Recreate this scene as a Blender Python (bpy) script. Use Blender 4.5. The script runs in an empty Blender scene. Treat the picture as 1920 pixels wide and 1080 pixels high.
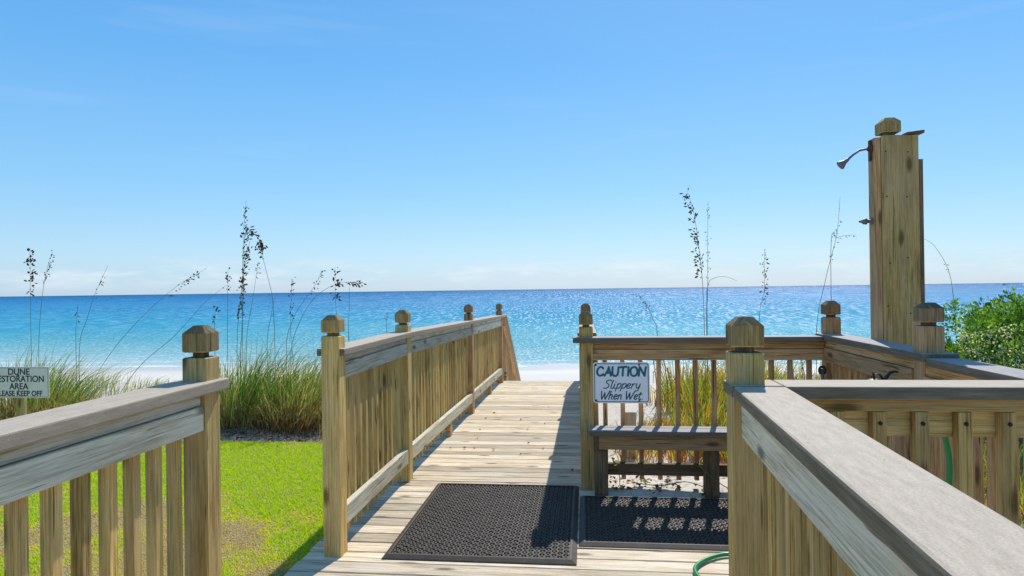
import bpy, math, random
from mathutils import Vector
random.seed(7)
R = math.radians
C = bpy.context.scene.collection
scene = bpy.context.scene

# ------------------------------------------------------------------ camera
F, EYE, ROLL, VPX = 1230.0, 1.37, math.atan(26/1920.0), 1097.0
YAW = math.atan((VPX-960)/F); PITCH = 3/F
fwd = Vector((-math.sin(YAW)*math.cos(PITCH), math.cos(YAW)*math.cos(PITCH), math.sin(PITCH)))
r0 = Vector((math.cos(YAW), math.sin(YAW), 0)); u0 = r0.cross(fwd)
rt = r0*math.cos(ROLL)-u0*math.sin(ROLL); up = u0*math.cos(ROLL)+r0*math.sin(ROLL)
cd = bpy.data.cameras.new('camera'); cam = bpy.data.objects.new('camera', cd); C.objects.link(cam)
from mathutils import Matrix
M = Matrix((( rt.x, up.x, -fwd.x, 0), (rt.y, up.y, -fwd.y, 0), (rt.z, up.z, -fwd.z, EYE), (0,0,0,1)))
cam.matrix_world = M
cd.sensor_width = 36; cd.lens = F/1920*36; cd.clip_end = 60000; cd.clip_start = .05
scene.camera = cam
EY = Vector((0,0,EYE))
def ray(x, y): return fwd*F+rt*(x-960)-up*(y-540)
def atY(x, y, Y): d = ray(x, y); return EY+d*(Y/d.y)          # a measured point of the photo, at its real distance
def atZ(x, y, Z): d = ray(x, y); return EY+d*((Z-EYE)/d.z)

# ------------------------------------------------------------------ light
SUN_DIR = Vector((.27, 1.10, 1.214)).normalized()
SUN_EL = math.asin(SUN_DIR.z); SUN_AZ = math.atan2(SUN_DIR.x, SUN_DIR.y)
sd = bpy.data.lights.new('sun', 'SUN'); sd.energy = 4.8; sd.angle = R(.5); sd.color = (1, .95, .87)
sun = bpy.data.objects.new('sun', sd); C.objects.link(sun)
sun.rotation_euler = (-SUN_DIR).to_track_quat('-Z', 'Y').to_euler(); sun.location = (10, 30, 30)
w = bpy.data.worlds.new('World'); scene.world = w; w.use_nodes = True
wn, wl = w.node_tree.nodes, w.node_tree.links
bg = wn['Background']; bg.inputs['Strength'].default_value = .13
sky = wn.new('ShaderNodeTexSky'); sky.sky_type = 'NISHITA'; sky.sun_disc = False
sky.sun_elevation = SUN_EL; sky.sun_rotation = SUN_AZ; sky.altitude = 0
sky.air_density = 1.0; sky.dust_density = .5; sky.ozone_density = 3.2
# faint low cumulus over the horizon and thin cirrus, as part of the sky itself
tc = wn.new('ShaderNodeTexCoord'); sp = wn.new('ShaderNodeSeparateXYZ'); wl.new(tc.outputs['Generated'], sp.inputs[0])
def wmath(op, a, b=None, clamp=False):
    n = wn.new('ShaderNodeMath'); n.operation = op; n.use_clamp = clamp
    for i, v in enumerate((a, b)):
        if v is None: continue
        if hasattr(v, 'is_output'): wl.new(v, n.inputs[i])
        else: n.inputs[i].default_value = v
    return n.outputs[0]
mp = wn.new('ShaderNodeMapping'); mp.inputs['Scale'].default_value = (9, 9, 46); wl.new(tc.outputs['Generated'], mp.inputs[0])
nz = wn.new('ShaderNodeTexNoise'); nz.inputs['Scale'].default_value = 1.0; nz.inputs['Detail'].default_value = 8; nz.inputs['Roughness'].default_value = .62
wl.new(mp.outputs[0], nz.inputs['Vector'])
c1 = wmath('MULTIPLY', wmath('SUBTRACT', nz.outputs['Fac'], .47), 5, True)
band = wmath('MULTIPLY', wmath('MULTIPLY', wmath('SUBTRACT', sp.outputs['Z'], .004), 70, True), wmath('MULTIPLY', wmath('SUBTRACT', .052, sp.outputs['Z']), 45, True))
f1 = wmath('MULTIPLY', wmath('MULTIPLY', c1, band), .7)
mp2 = wn.new('ShaderNodeMapping'); mp2.inputs['Scale'].default_value = (2.2, 2.2, 26); mp2.inputs['Rotation'].default_value = (0, R(4), 0); wl.new(tc.outputs['Generated'], mp2.inputs[0])
nz2 = wn.new('ShaderNodeTexNoise'); nz2.inputs['Scale'].default_value = 1.3; nz2.inputs['Detail'].default_value = 7; wl.new(mp2.outputs[0], nz2.inputs['Vector'])
c2 = wmath('MULTIPLY', wmath('SUBTRACT', nz2.outputs['Fac'], .6), 5, True)
band2 = wmath('MULTIPLY', wmath('SUBTRACT', sp.outputs['Z'], .05), 9, True)
f2 = wmath('MULTIPLY', wmath('MULTIPLY', c2, band2), .07)
mx = wn.new('ShaderNodeMix'); mx.data_type = 'RGBA'; mx.inputs['B'].default_value = (6.0, 6.7, 7.2, 1)
hs = wn.new('ShaderNodeHueSaturation'); hs.inputs['Saturation'].default_value = 1.15; hs.inputs['Value'].default_value = 1.0
wl.new(sky.outputs[0], hs.inputs['Color'])
# sea air: the low sky is bluer than the model's yellow band
cr = wn.new('ShaderNodeValToRGB'); el = cr.color_ramp.elements
while len(el) < 6: el.new(.5)
for i_, (p_, c_) in enumerate(((0, (.44,.65,.88)), (.05, (.42,.69,.93)), (.14, (.27,.61,.95)), (.32, (.13,.46,.92)), (.5, (.10,.38,.82)), (1, (.16,.36,.72)))):
    el[i_].position = p_; el[i_].color = (*c_, 1)
wl.new(wmath('MAXIMUM', sp.outputs['Z'], 0), cr.inputs[0])
sc_ = wn.new('ShaderNodeMix'); sc_.data_type = 'RGBA'; sc_.blend_type = 'MULTIPLY'; sc_.inputs['Factor'].default_value = 1; sc_.inputs['B'].default_value = (7.7, 7.7, 7.7, 1); wl.new(cr.outputs[0], sc_.inputs['A'])
m2_ = wn.new('ShaderNodeMix'); m2_.data_type = 'RGBA'; m2_.inputs['Factor'].default_value = .74
wl.new(hs.outputs[0], m2_.inputs['A']); wl.new(sc_.outputs['Result'], m2_.inputs['B']); wl.new(m2_.outputs['Result'], mx.inputs['A'])
wl.new(wmath('ADD', f1, f2, True), mx.inputs['Factor']); wl.new(mx.outputs['Result'], bg.inputs['Color'])
scene.view_settings.view_transform = 'Standard'; scene.view_settings.look = 'None'
scene.view_settings.exposure = 0.06; scene.view_settings.gamma = 1

# ------------------------------------------------------------------ helpers
class Nt:
    def __init__(s, name):
        s.m = bpy.data.materials.new(name); s.m.use_nodes = True
        s.n, s.l = s.m.node_tree.nodes, s.m.node_tree.links; s.b = s.n['Principled BSDF']; s.out = s.n['Material Output']
    def put(s, sock, v):
        if v is None: return
        if hasattr(v, 'is_output'): s.l.new(v, sock)
        else:
            try: sock.default_value = v
            except Exception: sock.default_value = (*v, 1)
    def math(s, op, a, b=None, c=None, clamp=False):
        n = s.n.new('ShaderNodeMath'); n.operation = op; n.use_clamp = clamp
        for i, v in enumerate((a, b, c)): s.put(n.inputs[i], v)
        return n.outputs[0]
    def mix(s, f, a, b, mode='MIX'):
        n = s.n.new('ShaderNodeMix'); n.data_type = 'RGBA'; n.blend_type = mode
        s.put(n.inputs['Factor'], f); s.put(n.inputs['A'], a); s.put(n.inputs['B'], b); return n.outputs['Result']
    def noise(s, vec, scale, detail=4, rough=.55, dist=0, out='Fac'):
        n = s.n.new('ShaderNodeTexNoise'); s.put(n.inputs['Vector'], vec)
        n.inputs['Scale'].default_value = scale; n.inputs['Detail'].default_value = detail
        n.inputs['Roughness'].default_value = rough; n.inputs['Distortion'].default_value = dist; return n.outputs[out]
    def mapv(s, vec, scale=(1,1,1), loc=(0,0,0), rot=(0,0,0)):
        n = s.n.new('ShaderNodeMapping'); s.put(n.inputs[0], vec); n.inputs['Scale'].default_value = scale
        n.inputs['Location'].default_value = loc; n.inputs['Rotation'].default_value = rot; return n.outputs[0]
    def uv(s): return s.n.new('ShaderNodeUVMap').outputs[0]
    def obj(s): return s.n.new('ShaderNodeTexCoord').outputs['Object']
    def pos(s): return s.n.new('ShaderNodeNewGeometry').outputs['Position']
    def attr(s, name):
        n = s.n.new('ShaderNodeAttribute'); n.attribute_name = name; return n.outputs
    def ramp(s, f, stops):
        n = s.n.new('ShaderNodeValToRGB'); e = n.color_ramp.elements
        while len(e) < len(stops): e.new(.5)
        for i, (p, c) in enumerate(stops): e[i].position = p; e[i].color = (*c, 1) if len(c) == 3 else c
        s.put(n.inputs[0], f); return n.outputs[0]
    def lin(s, f, a, b, x=0., y=1.):      # map range, clamped
        n = s.n.new('ShaderNodeMapRange'); s.put(n.inputs[0], f)
        for i, v in enumerate((a, b, x, y)): n.inputs[i+1].default_value = v
        return n.outputs[0]
    def bump(s, h, strength=.5, dist=.01, nrm=None):
        n = s.n.new('ShaderNodeBump'); s.put(n.inputs['Height'], h); n.inputs['Strength'].default_value = strength
        n.inputs['Distance'].default_value = dist
        if nrm is not None: s.put(n.inputs['Normal'], nrm)
        return n.outputs[0]
    def fin(s, color=None, rough=None, nrm=None, **k):
        s.put(s.b.inputs['Base Color'], color); s.put(s.b.inputs['Roughness'], rough)
        if nrm is not None: s.put(s.b.inputs['Normal'], nrm)
        for kk, v in k.items(): s.put(s.b.inputs[kk.replace('_', ' ')], v)
        return s.m

def wood(name, dark, base, light, grey, grey_amt, mold=.5, knots=True, rough=.8):
    t = Nt(name); uv = t.uv()
    g = t.noise(t.mapv(uv, (2.6, 135, 1)), 1, 5, .72, .2)
    fine = t.noise(t.mapv(uv, (7, 360, 1)), 1, 3, .75)
    warp = t.noise(t.mapv(uv, (.55, 6, 1)), 1, 2, .5)
    ring = t.math('SINE', t.math('MULTIPLY', t.math('ADD', warp, t.math('MULTIPLY', g, .06)), 62))
    f = t.math('ADD', t.math('MULTIPLY', g, .72), t.math('MULTIPLY', ring, .035))
    f = t.math('ADD', f, t.math('MULTIPLY', t.math('SUBTRACT', fine, .5), .6))
    col = t.ramp(f, [(.22, dark), (.34, base), (.49, light)])
    broad = t.noise(t.mapv(uv, (1.1, 5, 1), (3, 5, 0)), 1, 4, .6)
    col = t.mix(t.math('MULTIPLY', t.lin(broad, .38, .62), grey_amt), col, grey)
    m2 = t.noise(t.mapv(uv, (2.1, 9, 1), (9, 1, 0)), 1, 5, .65)
    col = t.mix(t.math('MULTIPLY', t.lin(m2, .5, .72), mold), col, tuple(c*.42 for c in base[:1])+tuple(c*.46 for c in base[1:]))
    rd = t.noise(t.mapv(uv, (1.7, 11, 1), (1, 7, 0)), 1, 4, .65)
    col = t.mix(t.math('MULTIPLY', t.lin(rd, .5, .66), .45), col, t.mix(1, col, (.78,.60,.46), 'MULTIPLY'))
    gn = t.noise(t.mapv(uv, (2.6, 13, 1), (6, 2, 0)), 1, 5, .7)
    col = t.mix(t.math('MULTIPLY', t.lin(gn, .52, .70), mold), col, t.mix(1, col, (.42,.50,.25), 'MULTIPLY'))
    h = t.math('ADD', g, t.math('MULTIPLY', fine, .6))
    if knots:
        v = t.n.new('ShaderNodeTexVoronoi'); v.voronoi_dimensions = '2D'; t.put(v.inputs['Vector'], t.mapv(uv, (2.4, 7, 1))); v.inputs['Scale'].default_value = 1
        v.inputs['Randomness'].default_value = .95
        kn = t.math('MULTIPLY', t.lin(t.math('ADD', v.outputs['Distance'], t.math('MULTIPLY', t.math('SUBTRACT', fine, .5), .1)), .06, .15, 1, 0),
                    t.math('GREATER_THAN', t.n.new('ShaderNodeSeparateColor').outputs[0], .5) if False else 1.0)
        sc = t.n.new('ShaderNodeSeparateColor'); t.l.new(v.outputs['Color'], sc.inputs[0])
        kn = t.math('MULTIPLY', kn, t.math('GREATER_THAN', sc.outputs[0], .6))
        col = t.mix(t.math('MULTIPLY', kn, .85), col, tuple(c*.22 for c in base))
        h = t.math('SUBTRACT', h, t.math('MULTIPLY', kn, .5))
    crack = t.noise(t.mapv(uv, (2.2, 52, 1), (2, 8, 0)), 1, 3, .5, .5)
    ck = t.lin(crack, .675, .70)
    col = t.mix(t.math('MULTIPLY', ck, .8), col, tuple(c*.15 for c in base))
    st_ = t.attr('stain_shade')['Fac']; sn = t.noise(t.mapv(uv, (14, 40, 1)), 1, 4, .7)
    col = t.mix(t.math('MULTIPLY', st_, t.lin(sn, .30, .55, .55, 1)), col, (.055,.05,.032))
    tint = t.attr('tint')['Fac']
    col = t.mix(1, col, t.mix(tint, (.72, .70, .68), (1.2, 1.17, 1.12)), 'MULTIPLY')
    h = t.math('SUBTRACT', h, t.math('MULTIPLY', ck, 1.2))
    return t.fin(col, rough, t.bump(h, .7, .004), Specular_IOR_Level=.25)

WOOD = wood('pine_olive', (.22,.135,.03), (.58,.385,.115), (.80,.58,.22), (.60,.49,.30), .4, .48)
WOODB = wood('pine_brown', (.16,.07,.026), (.53,.295,.115), (.76,.48,.22), (.50,.39,.28), .4, .42)
WGREY = wood('board_weathered', (.20,.165,.10), (.62,.57,.41), (.86,.80,.64), (.72,.72,.64), .55, .28)
WDECK = wood('deck_boards', (.24,.16,.08), (.60,.49,.34), (.84,.73,.56), (.66,.60,.50), .5, .3, True, .85)
WDARK = wood('wood_dark', (.05,.035,.02), (.17,.11,.06), (.28,.19,.11), (.2,.17,.13), .3, .5)  # dark brown wood for bench legs, kick board and tower strips
def composite(name, a, b):
    t = Nt(name); uv = t.uv()
    n = t.noise(t.mapv(uv, (14, 60, 1)), 1, 6, .7); s2 = t.noise(t.mapv(uv, (260, 260, 1)), 1, 2, .6)
    f = t.math('ADD', t.math('MULTIPLY', n, .55), t.math('MULTIPLY', s2, .45))
    col = t.ramp(f, [(.3, a), (.68, b)])
    st = t.noise(t.mapv(uv, (3, 8, 1), (4, 4, 0)), 1, 5, .7)
    col = t.mix(t.math('MULTIPLY', t.lin(st, .5, .75), .3), col, tuple(c*.6 for c in a))
    v = t.n.new('ShaderNodeTexVoronoi'); v.voronoi_dimensions = '2D'; t.put(v.inputs['Vector'], t.mapv(uv, (9, 22, 1))); v.inputs['Scale'].default_value = 1
    sp = t.lin(v.outputs['Distance'], .02, .05, 1, 0); sc = t.n.new('ShaderNodeSeparateColor'); t.l.new(v.outputs['Color'], sc.inputs[0])
    sp = t.math('MULTIPLY', sp, t.math('GREATER_THAN', sc.outputs[0], .8))
    col = t.mix(t.math('MULTIPLY', sp, .7), col, (.12,.1,.09))
    st_ = t.attr('stain_shade')['Fac']; sn = t.noise(t.mapv(uv, (5, 60, 1)), 1, 4, .7)
    col = t.mix(t.math('MULTIPLY', st_, t.lin(sn, .25, .6, .5, 1)), col, (.13,.105,.06))  # painted shade on the edges of cap and seat boards
    return t.fin(col, .75, t.bump(f, .5, .002), Specular_IOR_Level=.3)
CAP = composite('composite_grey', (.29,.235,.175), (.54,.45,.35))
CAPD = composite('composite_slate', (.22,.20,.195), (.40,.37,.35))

class MB:
    """collects shapes into one mesh with uv (metres, u along the grain) and a per-piece tint"""
    def __init__(s): s.v = []; s.f = []; s.uv = []; s.t = []; s.sm = []; s.st = {}
    def hexa(s, P, dims, tint=None):
        # P[(l,a,b)] corner -> point ; dims = (L, A, B)
        o = len(s.v); ks = [(l,a,b) for l in (0,1) for a in (0,1) for b in (0,1)]
        for k in ks: s.v.append(tuple(P[k]))
        idx = {k: o+i for i, k in enumerate(ks)}
        L, A, B = dims; ru, rv = random.uniform(0, 40), random.uniform(0, 40); tt = random.random() if tint is None else tint
        def face(c, uvf, off):
            s.f.append([idx[k] for k in c]); s.uv += [(uvf(k)[0]+ru, uvf(k)[1]+rv+off) for k in c]; s.t.append(tt); s.sm.append(False)
        face([(0,0,0),(1,0,0),(1,0,1),(0,0,1)], lambda k: (k[0]*L, k[2]*B), 0)
        face([(0,1,0),(0,1,1),(1,1,1),(1,1,0)], lambda k: (k[0]*L, k[2]*B), 3.3)
        face([(0,0,1),(1,0,1),(1,1,1),(0,1,1)], lambda k: (k[0]*L, k[1]*A), 7.1)
        face([(0,0,0),(0,1,0),(1,1,0),(1,0,0)], lambda k: (k[0]*L, k[1]*A), 9.7)
        face([(0,0,0),(0,0,1),(0,1,1),(0,1,0)], lambda k: (k[1]*A, k[2]*B), 12.1)
        face([(1,0,0),(1,1,0),(1,1,1),(1,0,1)], lambda k: (k[1]*A, k[2]*B), 15.3)
    def box(s, x0, x1, y0, y1, z0, z1, axis=None, tint=None):
        d = (x1-x0, y1-y0, z1-z0); ax = axis if axis is not None else max(range(3), key=lambda i: d[i])
        o = [(0,1,2),(1,2,0),(2,0,1)][ax]; lo = (x0,y0,z0); hi = (x1,y1,z1); P = {}
        for l in (0,1):
            for a in (0,1):
                for b in (0,1):
                    p = [0,0,0]
                    for q, i in zip((l,a,b), o): p[i] = hi[i] if q else lo[i]
                    P[(l,a,b)] = p
        s.hexa(P, (d[o[0]], d[o[1]], d[o[2]]), tint)
    def bar(s, S, E, o0, o1, zs, ze, tint=None):
        """a board from S to E (2-D), from offset o0 to o1 on the left-hand side, z range zs at S and ze at E"""
        S = Vector(S); E = Vector(E); d = (E-S); L = d.length; d /= L; n = Vector((-d.y, d.x)); P = {}
        for l, (q, z) in enumerate(((S, zs), (E, ze))):
            for a, o in enumerate((o0, o1)):
                for b in (0,1): p = q+n*o; P[(l,a,b)] = (p.x, p.y, z[b])
        s.hexa(P, (L, o1-o0, zs[1]-zs[0]), tint)
    def rings(s, rings, caps=True, smooth=True, tint=None):
        o = len(s.v); n = len(rings[0]); tt = random.random() if tint is None else tint; ru, rv = random.uniform(0,40), random.uniform(0,40); L = 0
        for r in rings: s.v += [tuple(p) for p in r]
        for i in range(len(rings)-1):
            dl = (Vector(rings[i+1][0])-Vector(rings[i][0])).length
            for j in range(n):
                k = (j+1) % n; a = o+i*n
                wv = (Vector(rings[i][j])-Vector(rings[i][k])).length
                s.f.append([a+j, a+k, a+n+k, a+n+j]); s.uv += [(ru+L, rv+j*wv+j*.77), (ru+L, rv+(j+1)*wv+j*.77), (ru+L+dl, rv+(j+1)*wv+j*.77), (ru+L+dl, rv+j*wv+j*.77)]
                s.t.append(tt); s.sm.append(smooth)
            L += dl
        if caps:
            for r, rev in ((0, True), (len(rings)-1, False)):
                ids = [o+r*n+j for j in range(n)]
                if rev: ids.reverse()
                s.f.append(ids); c = Vector(s.v[ids[0]])
                s.uv += [((Vector(s.v[i])-c).x+ru, (Vector(s.v[i])-c).y+rv) for i in ids]; s.t.append(tt); s.sm.append(False)
    def tube(s, pts, rad, n=8, flat=None, tint=None):
        pts = [Vector(p) for p in pts]; rs = rad if isinstance(rad, (list, tuple)) else [rad]*len(pts); rings = []; prev = None
        for i, p in enumerate(pts):
            t = (pts[min(i+1, len(pts)-1)]-pts[max(i-1, 0)]).normalized()
            ref = prev if prev is not None else (Vector((0,0,1)) if abs(t.z) < .9 else Vector((1,0,0)))
            a = ref-t*ref.dot(t)
            if a.length < 1e-5: a = t.orthogonal()
            a.normalize(); prev = a; b = t.cross(a); ring = []
            for j in range(n):
                q = (a*math.cos(2*math.pi*j/n)+b*math.sin(2*math.pi*j/n))*rs[i]
                if flat: q = Vector((q.x*flat[0], q.y*flat[1], q.z*flat[2]))
                ring.append(p+q)
            rings.append(ring)
        s.rings(rings, True, True, tint)
    def lathe(s, c, axis, prof, n=16, tint=None):
        """prof = [(distance along axis, radius)]"""
        axis = Vector(axis).normalized(); a = axis.orthogonal().normalized(); b = axis.cross(a); c = Vector(c)
        s.rings([[c+axis*h+(a*math.cos(2*math.pi*j/n)+b*math.sin(2*math.pi*j/n))*max(r, 1e-4) for j in range(n)] for h, r in prof], True, True, tint)
    def poly(s, pts, tint=None):
        o = len(s.v); s.v += [tuple(p) for p in pts]; s.f.append(list(range(o, o+len(pts)))); s.uv += [(p[0], p[1]) for p in pts]
        s.t.append(random.random() if tint is None else tint); s.sm.append(False)
    def mesh(s, name):
        me = bpy.data.meshes.new(name); me.from_pydata(s.v, [], s.f)
        u = me.uv_layers.new(name='UVMap'); u.data.foreach_set('uv', [c for p in s.uv for c in p])
        a = me.attributes.new('tint', 'FLOAT', 'FACE'); a.data.foreach_set('value', s.t)
        if s.st: b_ = me.attributes.new('stain_shade', 'FLOAT', 'FACE'); b_.data.foreach_set('value', [s.st.get(i, 0) for i in range(len(s.f))])
        me.polygons.foreach_set('use_smooth', s.sm); me.update(); return me
    def build(s, name, mat, parent=None, bevel=0):
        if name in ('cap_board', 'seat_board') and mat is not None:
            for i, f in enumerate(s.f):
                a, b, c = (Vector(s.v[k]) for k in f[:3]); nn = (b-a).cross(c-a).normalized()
                if abs(nn.z) < .5: s.st[i] = .97 if nn.y < -.5 or nn.x < -.5 else .4  # side faces darkened by the way they face: shade painted into the colour
        me = s.mesh(name); me.materials.append(mat); o = bpy.data.objects.new(name, me); C.objects.link(o)
        if parent: o.parent = parent; o.matrix_parent_inverse = Matrix.Translation(-parent.location)
        if bevel:
            b = o.modifiers.new('bevel', 'BEVEL'); b.width = bevel; b.segments = 2; b.limit_method = 'ANGLE'; b.harden_normals = False
        return o
def tag(o, label=None, cat=None, group=None, kind=None):
    if label: o['label'] = label
    if cat: o['category'] = cat
    if group: o['group'] = group
    if kind: o['kind'] = kind
    return o
def thing(name, loc, label, cat, group=None):
    o = bpy.data.objects.new(name, None); o.location = loc; o.empty_display_size = .1; C.objects.link(o)
    return tag(o, label, cat, group)
def one(mb, name, mat, parent=None, bevel=.0025): return mb.build(name, mat, parent, bevel)

PW = .095
def post(parent, x, y, zb, zt, mat=WOOD, w=PW, label=None):
    """square timber, corner at x,y, with a routed neck and chamfered head"""
    m = MB(); h = w/2; cx, cy = x+h, y+h
    jit = random.uniform(-.004, .004)
    prof = [(zb, h), (zt-.112, h), (zt-.108, h-.004), (zt-.106, h-.024), (zt-.092, h-.024), (zt-.090, h-.003), (zt-.086, h), (zt-.026, h), (zt, h-.026)]
    rings = []
    for z, r in prof:
        # chamfered corner octagon so that edges catch light
        c = .004 if r > h-.02 else .002
        dx = jit*max(0, (z-zt+.2))
        rings.append([(cx+dx+sx, cy+sy, z) for sx, sy in ((r-c,-r),(r,-r+c),(r,r-c),(r-c,r),(-r+c,r),(-r,r-c),(-r,-r+c),(-r+c,-r))])
    m.rings(rings, True, False)
    n8 = 8*(len(prof)-1)
    for i in range(n8-8, n8): m.st[i] = .85         # weather-blackened chamfers and top
    m.st[len(m.f)-1] = 1.
    for i in range(8*2, 8*5): m.st[i] = .8
    for i in range(n8-16, n8-8): m.st[i] = .5
    return m.build('post', mat, parent)
def lerp(a, b, t): return a+(b-a)*t

def railing(root, S, E, top, base, posts=(), nb=10, gap=(.14, .235), bmat=WOOD, fmat=WGREY, capm=CAP, cap=(-.065, .095), inner=0.0, split=(), flip=1, fasc=(.042,.125), capt=.038, nocap=False):
    """boards of one straight run.  Left-hand side of S->E is the side the boards face (flip=-1: right-hand).
    offsets are measured from the boards' face: 0 = face, positive = towards the viewer of that face"""
    S = Vector(S); E = Vector(E); L = (E-S).length
    def P(t): return S+(E-S)*t
    def B(a, b, o0, o1, z0, z1, name, mat, bev=.0025, t=None):
        m = MB(); lo, hi = sorted((o0*flip, o1*flip))
        zt = lambda q: lerp(top[0], top[1], q)
        zz = lambda q: (zt(q)+z0, zt(q)+z1) if z0 <= 0 else (lerp(base[0], base[1], q)+z0, lerp(base[0], base[1], q)+z1)
        m.bar(P(a), P(b), lo, hi, zz(a), zz(b), t); return m.build(name, mat, root, bev)
    cuts = [0]+list(split)+[1]
    for a, b in (() if nocap else zip(cuts[:-1], cuts[1:])):
        B(a+(.0008 if a else 0), b-(.0008 if b < 1 else 0), cap[0], cap[1], -capt, 0, 'cap_board', capm, .005)
    if posts is None: posts = ()
    spans = posts or [(0, 1)]
    for a, b in spans:
        B(a, b, -.038, -.006, -capt-fasc[0]+.001, -capt-.001, 'top_rail', fmat)
        B(a, b, -.036, .004, -capt-fasc[1], -capt-fasc[0]-.002, 'fascia_board', fmat)
        B(a, b, -.036, .004, gap[0], gap[1], 'bottom_rail', fmat)
    return P

def balusters(root, S, E, ts, top, base, off, flip, mat, wd=.034, zl=.06, zcut=-.045):
    S = Vector(S); E = Vector(E); L = (E-S).length
    for t in ts:
        m = MB(); a, b = t-wd/2/L, t+wd/2/L; lo, hi = sorted((off[0]*flip, off[1]*flip))
        j = random.uniform(-.003, .003)/L; z1 = lerp(top[0], top[1], t)+zcut; z0 = lerp(base[0], base[1], t)+zl+random.uniform(-.01, .01)
        m.bar(S+(E-S)*(a+j), S+(E-S)*(b+j), lo, hi, (z0, z1), (z0, z1))
        # vertical grain: swap uv
        m.uv = [(v, u) for u, v in m.uv]
        m.build('baluster', mat, root, .002)

# ------------------------------------------------------------------ ground
def fbm(x, y):
    return math.sin(x*1.3+y*.7)*.5+math.sin(x*.61-y*1.9+1.3)*.3+math.sin(x*3.1+y*2.3+.5)*.2
def sstep(a, b, x):
    t = min(1, max(0, (x-a)/(b-a))); return t*t*(3-2*t)
def ground(x, y):
    z = -.135
    z += .06*sstep(6.0, 7.2, y)*(1+.8*fbm(x*.8, y*.8))
    if x > -.2:
        z += (.148+.012*fbm(x*5, y*6))*sstep(4.30, 4.40, y)*sstep(-.12, .04, x)*sstep(2.2, 1.6, x)
        z += .1*sstep(5, 6.5, y)*sstep(.1, .5, x)
    z += (-2.86-z)*sstep(10.3, 15.2, y)
    z -= .0155*max(0, y-16)
    z += .03*fbm(x*.35, y*.3)*sstep(15, 20, y)*sstep(60, 36, y)
    return z
SEA = -3.22
def axis_pts(fine, coarse):
    return fine, coarse
xs = [-900,-500,-300,-180,-110,-75,-50,-36,-26,-19,-14,-11,-9,-7.5]+[-6.5+.125*i for i in range(96)]+[6,7,8.5,10.5,13,17,23,32,45,65,100,170,300,500,900]
ys = [-60,-30,-12,-5,-2]+[-1+.25*i for i in range(20)]+[4.0+.06*i for i in range(20)]+[5.2+.2*i for i in range(56)]+[17+i for i in range(45)]+[65,75,90,120]
m = MB(); nx, ny = len(xs), len(ys)
V = [(x, y, ground(x, y)) for y in ys for x in xs]
me = bpy.data.meshes.new('sand'); me.from_pydata(V, [], [(j*nx+i, j*nx+i+1, (j+1)*nx+i+1, (j+1)*nx+i) for j in range(ny-1) for i in range(nx-1)])
me.polygons.foreach_set('use_smooth', [True]*len(me.polygons)); sand = bpy.data.objects.new('sand', me); C.objects.link(sand); tag(sand, kind='structure')
t = Nt('white_sand'); p = t.pos(); sp = t.n.new('ShaderNodeSeparateXYZ'); t.l.new(p, sp.inputs[0]); X, Y, Z = sp.outputs
grain = t.noise(p, 260, 3, .7); mid = t.noise(p, 9, 5, .65); big = t.noise(t.mapv(p, (.14, .5, 1)), 1, 4)
col = t.mix(mid, (.60,.56,.48), (.74,.70,.63)); col = t.mix(t.lin(grain, .35, .7), col, t.mix(.5, col, (.42,.37,.30)))
# trodden, darker, damp strip near the water line
wet = t.lin(t.math('ADD', Y, t.math('MULTIPLY', big, 2.2)), 35.0, 38.8)
col = t.mix(t.math('MULTIPLY', wet, .5), col, (.40,.38,.34))
# leaf litter and soil between lawn and dune grass, and under the shrubs on the right
lit = t.noise(p, 16, 6, .75); litm = t.lin(t.math('ADD', lit, t.math('MULTIPLY', t.noise(p, 2.2, 2), .35)), .56, .74)
zone = t.math('MULTIPLY', t.lin(Y, 9.6, 6.6), t.lin(X, -.9, -1.4))
zoneR = t.math('MULTIPLY', t.lin(X, 1.75, 2.1), t.lin(Y, 12, 8.5))
zone = t.math('MAXIMUM', zone, zoneR)
lcol = t.mix(t.lin(t.noise(p, 60, 4, .8), .35, .65), (.06,.032,.012), (.34,.20,.085))
col = t.mix(t.math('MULTIPLY', t.math('MAXIMUM', litm, .62), zone), col, lcol)
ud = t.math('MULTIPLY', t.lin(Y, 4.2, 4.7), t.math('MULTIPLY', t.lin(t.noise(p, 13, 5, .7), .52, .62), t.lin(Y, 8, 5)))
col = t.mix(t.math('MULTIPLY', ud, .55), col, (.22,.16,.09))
hgt = t.math('ADD', t.math('MULTIPLY', mid, .9), t.math('MULTIPLY', grain, .12))
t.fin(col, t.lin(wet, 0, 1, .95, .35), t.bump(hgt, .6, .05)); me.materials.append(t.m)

# sea: one sheet to the horizon
m = MB()
yy = [33,36,39,42,46,52,60,75,100,150,250,500,1200,4000,12000,40000]
for a, b in zip(yy[:-1], yy[1:]):
    e0, e1 = max(1500, a*3), max(1500, b*3)
    m.poly([(-e0, a, SEA), (e0, a, SEA), (e1, b, SEA), (-e1, b, SEA)])
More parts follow.
